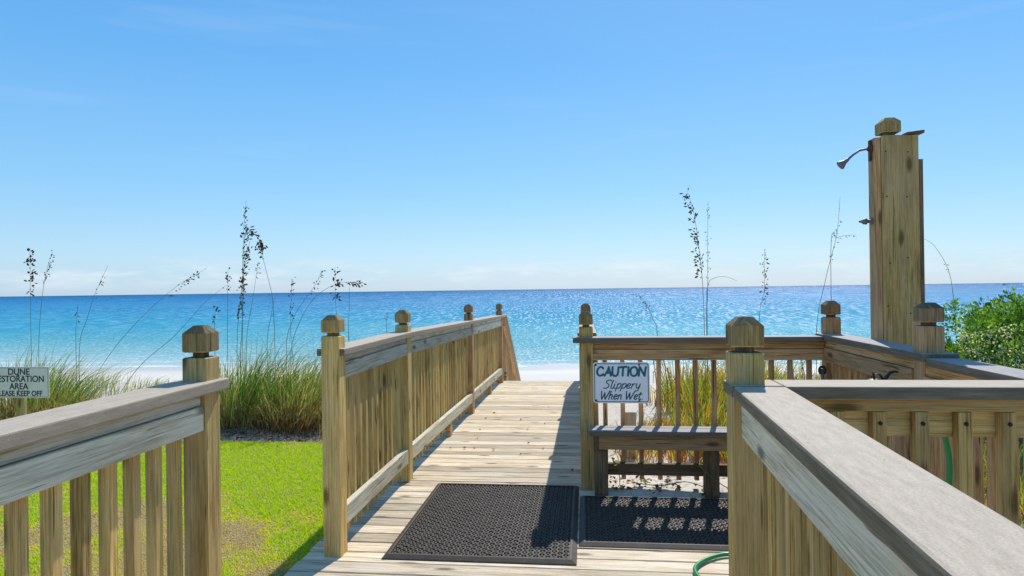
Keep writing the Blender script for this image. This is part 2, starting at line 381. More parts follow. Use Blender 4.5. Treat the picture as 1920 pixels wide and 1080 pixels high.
# weld the strips
me = bpy.data.meshes.new('sea'); vv = []; ff = []
for i, a in enumerate(yy):
    e = max(1500, a*3); vv += [(-e, a, SEA), (e, a, SEA)]
    if i: ff.append((2*i-2, 2*i-1, 2*i+1, 2*i))
me.from_pydata(vv, [], ff); sea = bpy.data.objects.new('sea', me); C.objects.link(sea); tag(sea, kind='structure')
t = Nt('sea_water'); p = t.pos(); sp = t.n.new('ShaderNodeSeparateXYZ'); t.l.new(p, sp.inputs[0]); X, Y, Z = sp.outputs
wob = t.noise(t.mapv(p, (.012, .03, 1)), 1, 4)
ly = t.math('LOGARITHM', t.math('ADD', Y, t.math('MULTIPLY', t.math('MULTIPLY', t.math('SUBTRACT', wob, .5), .5), Y)), 10.)
dep = t.ramp(t.lin(ly, 1.55, 3.6), [(0, (.50,.58,.54)), (.05, (.21,.42,.44)), (.11, (.07,.33,.39)), (.20, (.014,.275,.41)), (.34, (.005,.21,.39)), (.52, (.003,.17,.36)), (.68,(.002,.13,.30)), (1, (.002,.105,.24))])
chop = t.noise(t.mapv(p, (.5, 1.3, 1)), 1, 6, .62)
dep = t.mix(t.lin(chop, .35, .65, .0, .35), dep, t.mix(1, dep, (.55,.62,.72), 'MULTIPLY'))
sb = t.noise(t.mapv(p, (.004, .03, 1), (7, 2, 0)), 1, 3)
dep = t.mix(t.math('MULTIPLY', t.lin(sb, .55, .7), .35), dep, t.mix(.5, dep, (.08,.42,.5)))
# foam on the small breakers, where the water is a hand deep
fy = t.math('ADD', Y, t.math('MULTIPLY', t.math('SUBTRACT', t.noise(t.mapv(p, (.09, .02, 1)), 1, 3), .5), 4))
fn = t.noise(t.mapv(p, (1.2, 3.4, 1)), 1, 6, .7)
def line(y, wd, k): return t.math('MULTIPLY', t.lin(t.math('ABSOLUTE', t.math('SUBTRACT', fy, y)), 0, wd, 1, 0), k)
foam = t.math('MAXIMUM', t.math('MAXIMUM', line(38.6, 1.2, 1.0), line(41.6, .4, .5)), line(46., .4, .2))
foam = t.math('MULTIPLY', foam, t.lin(fn, .38, .56), None, True)
dep = t.mix(foam, dep, (.86,.88,.88))
w1 = t.noise(t.mapv(p, (.55, 1.1, 1), rot=(0,0,.2)), 1, 3, .6); w2 = t.noise(t.mapv(p, (2.3, 4.2, 1), rot=(0,0,-.25)), 1, 4, .7); w3 = t.noise(t.mapv(p, (9, 14, 1)), 1, 3, .7)
b1 = t.bump(w1, 1, .7); b2 = t.bump(w2, 1, .27, b1); b3 = t.bump(w3, 1, .07, b2)
def glint(sx, sy, lo, hi, off): return t.lin(t.noise(t.mapv(p, (sx, sy, 1), (off, off*2, 0)), 1, 2, .6), lo, hi)
g1 = glint(5, 2.2, .54, .60, 1); g2 = glint(2.4, .28, .55, .61, 5); g3 = glint(.9, .03, .55, .62, 9)
gm = t.mix(t.lin(ly, 1.75, 2.05), g1, g2); gm = t.mix(t.lin(ly, 2.3, 2.7), gm, g3)
gm = t.math('ADD', t.math('MULTIPLY', gm, .34), .03)
t.n.remove(t.b); df = t.n.new('ShaderNodeBsdfDiffuse'); t.l.new(dep, df.inputs['Color']); t.l.new(t.bump(w2, .6, .3), df.inputs['Normal'])
gl = t.n.new('ShaderNodeBsdfGlossy'); gl.inputs['Roughness'].default_value = .31; t.l.new(b3, gl.inputs['Normal']); gl.inputs['Color'].default_value = (.9,.95,1,1)
ms = t.n.new('ShaderNodeMixShader'); t.l.new(t.math('MULTIPLY', gm, t.math('SUBTRACT', 1, foam)), ms.inputs[0]); t.l.new(df.outputs[0], ms.inputs[1]); t.l.new(gl.outputs[0], ms.inputs[2]); t.l.new(ms.outputs[0], t.out.inputs['Surface']); me.materials.append(t.m)

# two far boats, a few pixels each
def boat(pt, ln, label):
    r = thing('boat', pt, label, 'boat', 'boats far out on the horizon'); m = MB(); x, y, z = pt
    sec = [(-.5,.10,.9),(-.3,.16,1),(.1,.17,1.0),(.38,.1,1.15),(.5,.01,1.3)]; rg = []
    for s_, wd, hh in sec:
        rg.append([(x+s_*ln, y-wd*ln, z+hh*.09*ln), (x+s_*ln, y-wd*.6*ln, z-.02*ln), (x+s_*ln, y+wd*.6*ln, z-.02*ln), (x+s_*ln, y+wd*ln, z+hh*.09*ln)])
    m.rings(rg, True, False); m.build('hull', BW, r)
    m = MB(); m.box(x-.18*ln, x+.12*ln, y-.1*ln, y+.1*ln, z+.09*ln, z+.24*ln); m.build('cabin', BW, r, .02*ln)
    m = MB(); m.tube([(x-.05*ln, y, z+.24*ln), (x-.05*ln, y, z+.5*ln)], .012*ln, 6); m.build('mast', BW, r)
t = Nt('boat_paint'); BW = t.fin(t.mix(t.noise(t.obj(), 2, 3), (.10,.12,.16), (.2,.22,.26)), .5)
b = atZ(321, 557.3, SEA); boat((b.x*1400/b.y, 1400, SEA), 12, 'small dark boat on the horizon left of the tall sea oats')
boat(((1808-1097)/1230*1500*1.02, 1500, SEA), 9, 'tiny dark boat on the horizon right of the shower post')

# lawn
m = MB(); LX, LY = -1.475, 6.12
pts = [(-40, -8)]+[(LX, -8)]+[(LX, LY+.05)]+[(LX-.35*i, LY+.09*math.sin(i*1.7)+.06*math.sin(i*3.3)) for i in range(1, 30)]+[(-40, LY)]
bm_v = [(x, y, -.1) for x, y in pts]
m.poly(bm_v)
t = Nt('lawn_soil'); p = t.pos(); sp = t.n.new('ShaderNodeSeparateXYZ'); t.l.new(p, sp.inputs[0])
n1 = t.noise(p, 90, 4, .8); col = t.mix(t.lin(n1, .38, .6), (.20,.14,.06), (.52,.42,.20))
lawn = m.build('lawn', t.fin(col, .95, t.bump(n1, .8, .02))); tag(lawn, kind='structure')

def leafmat(name, stops, trans=.35, rough=.6, nscale=None):
    t = Nt(name); col = t.ramp(t.attr('tint')['Fac'], stops)
    t.fin(col, rough, None, Specular_IOR_Level=.3)
    tr = t.n.new('ShaderNodeBsdfTranslucent'); t.l.new(t.mix(1, col, (1.25,1.3,.7), 'MULTIPLY'), tr.inputs['Color'])
    mx = t.n.new('ShaderNodeMixShader'); mx.inputs[0].default_value = trans
    t.l.new(t.b.outputs[0], mx.inputs[1]); t.l.new(tr.outputs[0], mx.inputs[2]); t.l.new(mx.outputs[0], t.out.inputs['Surface']); return t.m
def raw(name, V, Fc, T, mat, parent=None):
    me = bpy.data.meshes.new(name); me.from_pydata(V, [], Fc); a = me.attributes.new('tint', 'FLOAT', 'FACE'); a.data.foreach_set('value', T)
    me.materials.append(mat); o = bpy.data.objects.new(name, me); C.objects.link(o)
    if parent: o.parent = parent; o.matrix_parent_inverse = Matrix.Translation(-parent.location)
    return o
LAWN = leafmat('lawn_blades', [(0,(.56,.38,.17)), (.2,(.74,.56,.20)), (.32,(.74,.66,.12)), (.5,(.70,.72,.03)), (1,(.46,.66,.015))], .35)
V, Fc, T = [], [], []
rnd = random.Random(3)
def patch(x, y):   # 0 = bare / straw, 1 = lush
    a = .5+.28*math.sin(x*2.1+1)*math.sin(y*2.6+.4)+.22*math.sin(x*5.3-y*4.1)+.14*math.sin(x*11+y*9)
    lush = sstep(3.3, 4.9, y+.35*(x+2.2)*(1 if x > -2.2 else .55))
    return .06+.94*sstep(.0, .62, a*.95+lush*.72-.33+.1*math.sin(x*23+y*5)*math.sin(y*19-x*7))
n = 0
while n < 170000:
    y = 2.3+(6.15-2.3)*rnd.random()**1.15; x = LX-.01-rnd.random()**1.1*5.2
    if x < -1.28*y*.9-1.2: continue
    g = patch(x, y)
    if rnd.random() > .6+g*.5: continue
    n += 1
    h = rnd.uniform(.010, .020)*(.6+.6*g); a = rnd.random()*6.283; wd = rnd.uniform(.0026, .0048); ln = rnd.uniform(.1, .9)*h
    dx, dy = math.cos(a), math.sin(a); a2 = rnd.random()*6.283; o = len(V)
    V += [(x-dx*wd, y-dy*wd, -.1), (x+dx*wd, y+dy*wd, -.1), (x+math.cos(a2)*ln, y+math.sin(a2)*ln, -.1+h)]
    Fc.append((o, o+1, o+2)); T.append(min(1, max(0, g*.82+rnd.gauss(.05, .13))))
tag(raw('lawn_grass', V, Fc, T, LAWN), 'short bright green turf with straw-coloured patches left of the boardwalk', 'grass', kind='stuff')

# ------------------------------------------------------------------ boardwalk
m = MB(); y = -1.4
def edge(): return random.uniform(-.008, .008)
while y < 10.2:
    y1 = min(y+.1235, 10.22); dz = -.06*max(0, min(1, (y-5)/5.2)); j = random.uniform(-.0015, .0015)
    x1 = 1.95+edge() if y < 4.28 else .085+edge()
    m.box(-1.47+edge(), x1, y+.0015+random.uniform(0,.003), y1-random.uniform(.0,.003), -.034+dz+j, dz+j, 0); y += .1285
for yy_, z_ in ((-.034, 0),):
    for xx in (-1.44, -.75, -.05): m.box(xx, xx+.04, -1.2, 10.15, -.24, -.095-.0+.0, 1)
bw = m.build('boardwalk', WDECK, None, .004); tag(bw, kind='structure')
m = MB()
for k in range(15):
    yk = 10.24+k*.285; zk = -.06-.182*(k+1)
    m.box(-1.27, -.03, yk, yk+.137, zk-.036, zk, 0); m.box(-1.27, -.03, yk+.143, yk+.28, zk-.036, zk, 0)
for xx in (-1.262, -.078): m.bar((xx, 10.22), (xx, 14.5), -.04, 0, (-.42, -.12), (-3.15, -2.85))
st = m.build('stairs', WDECK, None, .004); tag(st, kind='structure')

# ------------------------------------------------------------------ railings
IN = -1.27     # boards' face of the left-hand railings (they face +X)
# left near railing
r = thing('wooden_railing', (-1.3, 1, 0), 'near left wooden railing with grey cap and square post, beside the lawn', 'railing', 'wooden railings of the beach access')
S, E = (IN-.008, -.6), (IN-.008, 2.068); Lr = 2.668
for ya, yb in ((-.6, 1.2195), (1.2205, 2.178)):
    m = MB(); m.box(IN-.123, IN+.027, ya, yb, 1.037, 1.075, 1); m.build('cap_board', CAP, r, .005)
railing(r, S, E, (1.075, 1.075), (0, 0), flip=-1, posts=[(0, 1)], nocap=True)
# the cap runs on around the post
post(r, IN-.086, 2.076, -.4, 1.262, w=.086)
balusters(r, S, E, [(1.992-.0985*k+.6)/Lr for k in range(26)], (1.075, 1.075), (0, 0), (-.072, -.038), -1, WOOD)

# left walkway railing
r = thing('wooden_railing', (-1.3, 3.3, 0), 'long wooden railing left of the walkway with four posts, sloping down to the beach', 'railing', 'wooden railings of the beach access')
PY = [3.27, 4.6, 7.3, 9.95]; topz = lambda y: 1.075-.1*max(0, (y-4.65)/5.65); basez = lambda y: -.06*max(0, min(1, (y-5)/5.2))
def walk_side(r, xf, flip, PY, capo, mat, nbs, tops, y0):
    segs = list(zip(PY[:-1], PY[1:]))
    for i, (a, b) in enumerate(segs):
        a1, b1 = a+PW+.002, b-.002; L = b1-a1; S, E = (xf, a1), (xf, b1); tp, bs = (topz(a1), topz(b1)), (basez(a1), basez(b1))
        m = MB(); ya = y0 if i == 0 else a+PW/2+.0006; yb = b+PW/2-.0006 if i < len(segs)-1 else b+PW+.35
        lo, hi = sorted((capo[0]*flip, capo[1]*flip))
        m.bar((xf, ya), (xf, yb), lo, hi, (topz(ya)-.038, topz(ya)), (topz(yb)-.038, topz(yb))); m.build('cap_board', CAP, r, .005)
        for nm, o0, o1, z0, z1 in (('top_rail', -.038, -.014, -.078, -.039), ('fascia_board', -.044, -.006, -.165, -.080)):
            m = MB(); lo, hi = sorted((o0*flip, o1*flip)); m.bar(S, E, lo, hi, (tp[0]+z0, tp[0]+z1), (tp[1]+z0, tp[1]+z1)); m.build(nm, WGREY, r, .0025)
        m = MB(); lo, hi = sorted((-.044*flip, -.004*flip)); m.bar(S, E, lo, hi, (bs[0]+.135, bs[0]+.235), (bs[1]+.135, bs[1]+.235)); m.build('bottom_rail', WGREY, r, .004)
        mid = (a1+b1)/2+.1
        if i: # block under the bottom rail
            m = MB(); lo, hi = sorted((-.055*flip, -.012*flip)); m.bar((xf, mid), (xf, mid+.09), lo, hi, (basez(mid), basez(mid)+.134), (basez(mid), basez(mid)+.134)); m.build('support_block', WOODB, r, .003)
        balusters(r, S, E, [(k+.5)/nbs[i] for k in range(nbs[i])], (tp[0], tp[1]), bs, (-.08, -.046), flip, mat)
    for y_, tz in zip(PY, tops): post(r, xf-PW if flip == -1 else xf, y_, -.5, tz, WOOD if y_ < 5 else WOODB)
    # stair part
    ya, yb = PY[-1]+PW+.352, 14.3; za, zb_ = topz(ya)-.004, topz(ya)-(yb-ya)*.64
    def SB(nm, mt, o0, o1, z0, z1, aa=ya, bb=yb):
        m = MB(); lo, hi = sorted((o0*flip, o1*flip)); f = lambda q: lerp(za, zb_, (q-ya)/(yb-ya))
        m.bar((xf, aa), (xf, bb), lo, hi, (f(aa)+z0, f(aa)+z1), (f(bb)+z0, f(bb)+z1)); m.build(nm, mt, r, .003)
    SB('cap_board', CAP, capo[0], capo[1], -.046, 0); SB('fascia_board', WOODB, -.044, -.006, -.19, -.048)
    SB('bottom_rail', WOODB, -.044, -.006, -1.0, -.86, ya+.1)
    balusters(r, (xf, ya+.12), (xf, yb-.1), [(k+.5)/30 for k in range(30)], (lerp(za,zb_,.03), lerp(za,zb_,.98)), (za-1.05-.08, zb_-1.0), (-.08,-.046), flip, WOODB)
walk_side(r, IN, -1, PY, (-.125, .026), WOOD, (12, 25, 25), (1.249, 1.233, 1.208, 1.158), 3.283)

# right walkway railing, seen edge-on
r = thing('wooden_railing', (0, 6, 0), 'right-hand walkway railing seen edge-on behind the post of the caution sign', 'railing', 'wooden railings of the beach access')
topz0 = topz; topz = lambda y: 1.06-.1*max(0, (y-4.65)/5.65)
walk_side(r, -.046, 1, [4.505, 6.35, 8.0, 9.62], (-.122, .012), WOODB, (17, 15, 14), (1.214, 1.225, 1.19, 1.15), 4.63)
topz = topz0

# back railing behind the bench (faces -Y, the viewer)
r = thing('wooden_railing', (.8, 4.5, 0), 'brown back railing behind the bench, carrying the white caution sign', 'railing', 'wooden railings of the beach access')
S, E = (.042, 4.505), (1.555, 4.505); TB = 1.037
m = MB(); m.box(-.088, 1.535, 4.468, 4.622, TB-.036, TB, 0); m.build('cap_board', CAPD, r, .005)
for nm, y0, y1, z0, z1 in (('top_rail', 4.520, 4.552, TB-.083, TB-.037), ('fascia_board', 4.508, 4.552, TB-.157, TB-.085), ('kick_board', 4.512, 4.552, .100, .178)):
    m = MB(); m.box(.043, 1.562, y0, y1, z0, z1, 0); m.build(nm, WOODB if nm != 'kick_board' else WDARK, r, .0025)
xs_b = [(px-1097)/1230*4.53*.998+.0 for px in (1119, 1138, 1167, 1201, 1235.5, 1270.6, 1304, 1339, 1375, 1411, 1447, 1482, 1518)]
xs_b = [atY(px, 700, 4.56).x for px in (1117, 1134, 1167, 1201, 1235.5, 1270.6, 1304, 1339, 1375, 1411, 1447, 1482, 1518)]
for xb in xs_b:
    m = MB(); m.box(xb-.015, xb+.015, 4.553, 4.585, .06, TB-.05, 2); m.build('baluster', WOODB, r, .002)
post(r, 1.567, 4.505, -.3, 1.268, WOODB)

# side railing with the shower
r = thing('wooden_railing', (1.6, 3.9, 0), 'side railing between the corner post and the shower tower, grey cap raised by a step', 'railing', 'wooden railings of the beach access')
SX = 1.545
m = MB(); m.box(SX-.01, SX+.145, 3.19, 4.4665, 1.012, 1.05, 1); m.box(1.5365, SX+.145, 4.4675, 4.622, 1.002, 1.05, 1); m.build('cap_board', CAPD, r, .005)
for nm, x0, x1, z0, z1 in (('top_rail', SX+.014, SX+.046, .966, 1.011), ('fascia_board', SX+.002, SX+.046, .872, .964), ('bottom_rail', SX+.002, SX+.046, .12, .21)):
    m = MB(); m.box(x0, x1, 3.337, 4.502, z0, z1, 1); m.build(nm, WOODB, r, .0025)
for k in range(15):
    yb = 3.39+k*.078
    m = MB(); m.box(SX+.047, SX+.079, yb, yb+.05, .02, 1.0, 2); m.build('baluster', WOODB, r, .002)
post(r, SX+.012, 3.238, -.3, 1.282, WOODB)

r = thing('wooden_railing', (1.6, 2.8, 0), 'lower grey-capped railing running right from the shower corner past the green shrub', 'railing', 'wooden railings of the beach access')
m = MB(); m.box(SX-.005, SX+.15, 2.17, 3.187, .993, 1.031, 1); m.build('cap_board', CAPD, r, .005)
for nm, x0, x1, z0, z1 in (('top_rail', SX+.018, SX+.048, .945, .992), ('fascia_board', SX+.006, SX+.048, .855, .943), ('bottom_rail', SX+.006, SX+.048, .12, .21)):
    m = MB(); m.box(x0, x1, 2.2, 3.236, z0, z1, 1); m.build(nm, WOODB, r, .0025)
for k in range(9):
    yb = 2.24+k*.112
    m = MB(); m.box(SX+.049, SX+.083, yb, yb+.034, .02, .97, 2); m.build('baluster', WOODB, r, .002)

# near right railing (slightly turned), cap comes towards the viewer
r = thing('wooden_railing', (.5, 1.5, 0), 'near right wooden railing with broad pale cap running to the lower right corner', 'railing', 'wooden railings of the beach access')
S2, E2 = (.451-.0475*0, 2.036), (.451-.0515*2.6, 2.036-2.6)
dv = (Vector(E2)-Vector(S2)); L2 = dv.length
def NR(nm, mt, t0, t1, o0, o1, z0, z1, bev=.0025):
    m = MB(); s_, e_ = Vector(S2)+dv*t0, Vector(S2)+dv*t1; m.bar(s_, e_, o0, o1, (z0, z1), (z0, z1)); return m.build(nm, mt, r, bev)
# S->E runs towards -Y; left-hand side is +X
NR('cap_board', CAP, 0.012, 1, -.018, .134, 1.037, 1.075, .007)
NR('fascia_board', WGREY, .001, 1, .010, .048, .918, 1.036)
NR('bottom_rail', WGREY, .001, 1, .010, .048, .12, .21)
for k in range(26):
    tq = (.055+k*.098)/L2; NR('baluster', WOOD, tq, tq+.042/L2, .050, .086, .02, 1.03, .002)
    o = r.children[-1]
for o in list(r.children):
    if o.name.startswith('baluster'):
        u = o.data.uv_layers[0].data
        for q in u: q.uv = (q.uv[1], q.uv[0])
post(r, .438, 2.041, -.2, 1.277)

# cross railing, seen from its picket side
r = thing('wooden_railing', (1, 2.1, 0), 'cross railing at right with bolted pickets in front of its rail boards', 'railing', 'wooden railings of the beach access')
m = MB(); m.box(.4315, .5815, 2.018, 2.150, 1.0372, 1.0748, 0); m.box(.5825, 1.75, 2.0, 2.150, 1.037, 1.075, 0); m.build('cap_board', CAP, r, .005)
for nm, y0, y1, z0, z1 in (('top_rail', 2.028, 2.066, .999, 1.0365), ('fascia_board', 2.064, 2.102, .918, .998), ('bottom_rail', 2.064, 2.102, .12, .21)):
    m = MB(); m.box(.536, 1.75, y0, y1, z0, z1, 0); m.build(nm, WOOD, r, .0025)
t = Nt('rusty_bolt'); BOLT = t.fin((.05,.025,.015), .6, None, Metallic=.6)
for k in range(9):
    xb = .72+k*.1175
    m = MB(); m.box(xb-.0195+.015, xb+.0195+.015, 2.029, 2.063, .02, .9975, 2); b_ = m.build('baluster', WOOD, r, .002)
    m = MB(); m.lathe((xb+.016, 2.0285, .964), (0,-1,0), [(0,.006),(.003,.006),(.004,.004)], 10); m.build('bolt', BOLT, b_)
for k in range(9):
    xb = .66+k*.0881
post(r, 1.752, 2.05, -.2, 1.2, WOOD)

# ------------------------------------------------------------------ bench
r = thing('bench', (.8, 4.45, 0), 'low wooden bench with slate-grey seat boards under the caution sign', 'bench')
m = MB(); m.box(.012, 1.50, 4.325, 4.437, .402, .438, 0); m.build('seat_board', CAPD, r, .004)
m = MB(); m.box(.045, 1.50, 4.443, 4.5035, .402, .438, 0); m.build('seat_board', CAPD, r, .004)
m = MB(); m.box(.075, 1.46, 4.345, 4.383, .312, .400, 0); m.build('apron', WOODB, r, .003)
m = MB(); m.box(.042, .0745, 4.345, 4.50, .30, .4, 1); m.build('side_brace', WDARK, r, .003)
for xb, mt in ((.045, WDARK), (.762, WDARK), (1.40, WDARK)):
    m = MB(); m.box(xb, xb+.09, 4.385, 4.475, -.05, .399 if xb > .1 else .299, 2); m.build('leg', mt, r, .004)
post(bpy.data.objects['wooden_railing.002'], .0, 0, 0, .1) if False else None

# ------------------------------------------------------------------ rubber mats
t = Nt('black_rubber'); RUB = t.fin(t.mix(t.lin(t.noise(t.pos(), 70, 5, .85), .60, .72, 0, .75), t.mix(t.noise(t.pos(), 9, 5, .7), (.020,.016,.012), (.088,.067,.048)), (.48,.40,.30)), .6, None, Specular_IOR_Level=.35)
def mat_thing(x0, x1, y0, y1, label, rows, cols, seed):
    r = thing('rubber_mat', ((x0+x1)/2, (y0+y1)/2, 0), label, 'mat', 'rubber mats on the boardwalk'); rn = random.Random(seed)
    m = MB(); b = .035; z = .005; h = .016
    m.box(x0+b, x1-b, y0+b, y1-b, .0035, .0085, 0); m.build('base', RUB, r)
    m = MB()   # bevelled border as one ring
    def ringpts(i, zz): return [(x0+i, y0+i, zz), (x1-i, y0+i, zz), (x1-i, y1-i, zz), (x0+i, y1-i, zz)]
    prof = [ringpts(0, .003), ringpts(.004, .006), ringpts(.026, h+.003), ringpts(.036, h+.003), ringpts(.036, .003)]
    m.rings(prof, False, False); m.build('border', RUB, r)
    m = MB(); cx, cy = (x1-x0-2*b-.01)/cols, (y1-y0-2*b-.01)/rows
    for j in range(rows):
        for i in range(cols):
            # woven blocks: alternately long and short, each a small rounded bar
            X0, Y0 = x0+b+.005+i*cx, y0+b+.005+j*cy
            if (i+j) % 2: a0, a1, b0, b1 = X0+.002, X0+cx-.002, Y0+cy*.22, Y0+cy*.78
            else: a0, a1, b0, b1 = X0+cx*.30, X0+cx*.70, Y0+.0015, Y0+cy-.0015
            hh = h+rn.uniform(-.001, .0015)
            e = min(a1-a0, b1-b0)*.28
            m.rings([[(a0,b0,.008),(a1,b0,.008),(a1,b1,.008),(a0,b1,.008)], [(a0,b0,hh-.003),(a1,b0,hh-.003),(a1,b1,hh-.003),(a0,b1,hh-.003)], [(a0+e,b0+e,hh),(a1-e,b0+e,hh),(a1-e,b1-e,hh),(a0+e,b1-e,hh)]], True, False, .5)
    m.build('tread', RUB, r); return r
mat_thing(-1.055, -.06, 3.262, 4.552, 'large woven-pattern black rubber mat lying across the sunlit boardwalk', 50, 30, 1)
mat_thing(-.052, 1.30, 3.50, 4.335, 'shaded rubber mat in front of the bench, striped by picket shadows', 32, 40, 2)

# ------------------------------------------------------------------ shower tower
t = Nt('galvanised'); GALV = t.fin(t.mix(t.noise(t.obj(), 25, 4), (.11,.11,.11), (.26,.25,.24)), .55, None, Metallic=.6)
t = Nt('rust'); RUST = t.fin(t.mix(t.noise(t.obj(), 40, 4), (.06,.022,.012), (.17,.07,.035)), .8)
t = Nt('black_metal'); BLK = t.fin(t.mix(t.noise(t.obj(), 30, 4), (.015,.015,.016), (.05,.045,.04)), .45, None, Metallic=.3)
TX, TY = 1.676, 4.0
r = thing('shower_tower', (1.78, 4.05, 0), 'tall boxed wooden outdoor shower post with finial, rising above the side railing', 'outdoor shower')
m = MB(); m.box(TX+.034, TX+.238, TY, TY+.036, -.1, 2.228, 2); m.build('front_board', WOOD, r, .003)
m = MB(); m.box(TX, TX+.033, TY+.004, TY+.095, -.1, 2.222, 2); m.build('side_board', WOODB, r, .003)
m = MB(); m.box(TX+.240, TX+.266, TY+.01, TY+.10, -.1, 2.09, 2); m.build('edge_strip', WDARK, r, .003)
post(r, TX+.058, TY+.0375, -.1, 2.348, WOOD, .105)
m = MB(); m.bar((TX+.175, TY+.02), (TX+.272, TY+.02), -.02, .13, (2.232, 2.246), (2.238, 2.256)); m.build('top_plate', WDARK, r, .002)
rs = thing('dummy', (0,0,0), 'x', 'x'); bpy.data.objects.remove(rs)
y_ = TY+.05; p0 = atY(1641, 272, y_); hp = atY(1606, 291, y_); tip = atY(1590, 303, y_)
m = MB(); zf = 2.165
m.tube([(TX-.001, y_, zf), (TX-.03, y_, zf+.0), (TX-.065, y_, zf-.006), (TX-.10, y_, zf-.03), (TX-.135, y_, zf-.062)], .0065, 10); pipe = m.build('shower_arm', GALV, r)
m = MB(); ax = (-.78, 0, -.62); m.lathe((TX-.128, y_, zf-.055), ax, [(0,.009),(.012,.012),(.02,.012),(.03,.015),(.056,.027),(.060,.027),(.062,.022)], 16); m.build('shower_head', GALV, r)
m = MB(); m.lathe((TX-.001, y_, zf), (-1,0,0), [(0,.030),(.006,.030),(.008,.014),(.02,.012)], 14); m.box(TX-.012, TX-.001, y_-.012, y_+.014, zf-.07, zf+.05); m.build('flange', RUST, r)
m = MB(); zv = atY(1632, 415, y_).z
m.lathe((TX, y_, zv), (-1,0,0), [(0,.02),(.006,.02),(.007,.010),(.03,.010),(.032,.019),(.05,.017),(.056,.010),(.07,.007),(.074,.004)], 12); m.build('valve', GALV, r)
for zz in (2.13, 1.86, 1.5, 1.22):
    for dx in (.065, .18):
        m = MB(); m.lathe((TX+dx+random.uniform(-.01,.01), TY+.0005, zz+random.uniform(-.03,.03)), (0,-1,0), [(0,.005),(.0015,.004)], 8); m.build('screw', BOLT, r)

# spigots
r = thing('water_spigot', (1.53, 4.47, .8), 'small dark spigot with round handle at the corner of the back railing', 'spigot', 'spigots')
c = atY(1541, 694, 4.47)
m = MB(); ring = [(c.x+.020*math.cos(a), 4.462, c.z+.024*math.sin(a)) for a in [2*math.pi*i/14 for i in range(15)]]; m.tube(ring, .008, 8)
for a in (.5, 2.6, 4.7): m.tube([(c.x, 4.462, c.z), (c.x+.02*math.cos(a), 4.462, c.z+.024*math.sin(a))], .004, 6)
m.build('handle', BLK, r)
m = MB(); m.tube([(c.x, 4.462, c.z), (c.x, 4.506, c.z)], .008, 8); m.tube([(c.x, 4.47, c.z), (c.x, 4.462, c.z-.03), (c.x, 4.455, c.z-.10)], [.012,.011,.010], 10); m.build('body', GALV, r)
r = thing('foot_wash_tap', (1.44, 3.45, 0), 'black curved tap lever poking up just above the cross railing', 'tap')
c = atY(1668, 704, 3.35)
def hq(px, py): return atY(px, py, 3.35)
m = MB(); pts = [hq(1684, 697.5), hq(1676, 696.5), hq(1668, 699), hq(1662, 707), hq(1657, 716), hq(1654, 725)]; m.tube(pts, [.004,.0065,.008,.010,.010,.010], 10, (1,1,1)); m.build('lever', BLK, r)
m = MB(); q = hq(1641, 716); m.lathe((q.x, 3.35, q.z-.05), (0,0,1), [(0,.05),(.03,.052),(.05,.046),(.062,.03),(.066,.005)], 16); q2 = hq(1637, 700); m.tube([hq(1641, 716), q2, hq(1650, 703), hq(1656, 712)], .006, 8); m.build('body', BLK, r)
m = MB(); m.tube([(q.x, 3.35, 0), (q.x, 3.35, q.z-.04)], .02, 10); m.build('pipe', GALV, r)

# hose
t = Nt('green_hose'); HOSE = t.fin(t.mix(t.noise(t.obj(), 18, 3), (.005,.20,.06), (.01,.30,.09)), .35)
def smooth(P, n=8):
    P = [Vector(p) for p in P]; out = []
    for i in range(len(P)-1):
        a, b, c_, d = P[max(i-1,0)], P[i], P[i+1], P[min(i+2, len(P)-1)]
        for k in range(n):
            u = k/n; out.append(.5*((2*b)+(c_-a)*u+(2*a-5*b+4*c_-d)*u*u+(3*b-a-3*c_+d)*u**3))
    return out+[P[-1]]
g = atZ
hp = [g(1372, 1039, .014), g(1345, 1042, .014), g(1318, 1052, .014), g(1303, 1066, .014), g(1312, 1084, .014), g(1340, 1100, .014)]
hp = [atY(1745, 720, 2.7), atY(1758, 755, 2.7), atY(1771, 815, 2.7), atY(1780, 865, 2.7), atY(1778, 930, 2.7), atY(1765, 1010, 2.7), atY(1730, 1120, 2.7), Vector((1.35, 2.75, .02)), Vector((1.2, 3.0, .014)), Vector((.9, 3.42, .014))]+hp+[Vector((.8, 2.75, .014)), Vector((1.1, 2.6, .014)), Vector((1.35, 2.5, .014))]
r_ = MB(); r_.tube(smooth(hp, 10), .0105, 10); tag(r_.build('garden_hose', HOSE), 'bright green garden hose looping out from behind the centre post', 'hose')

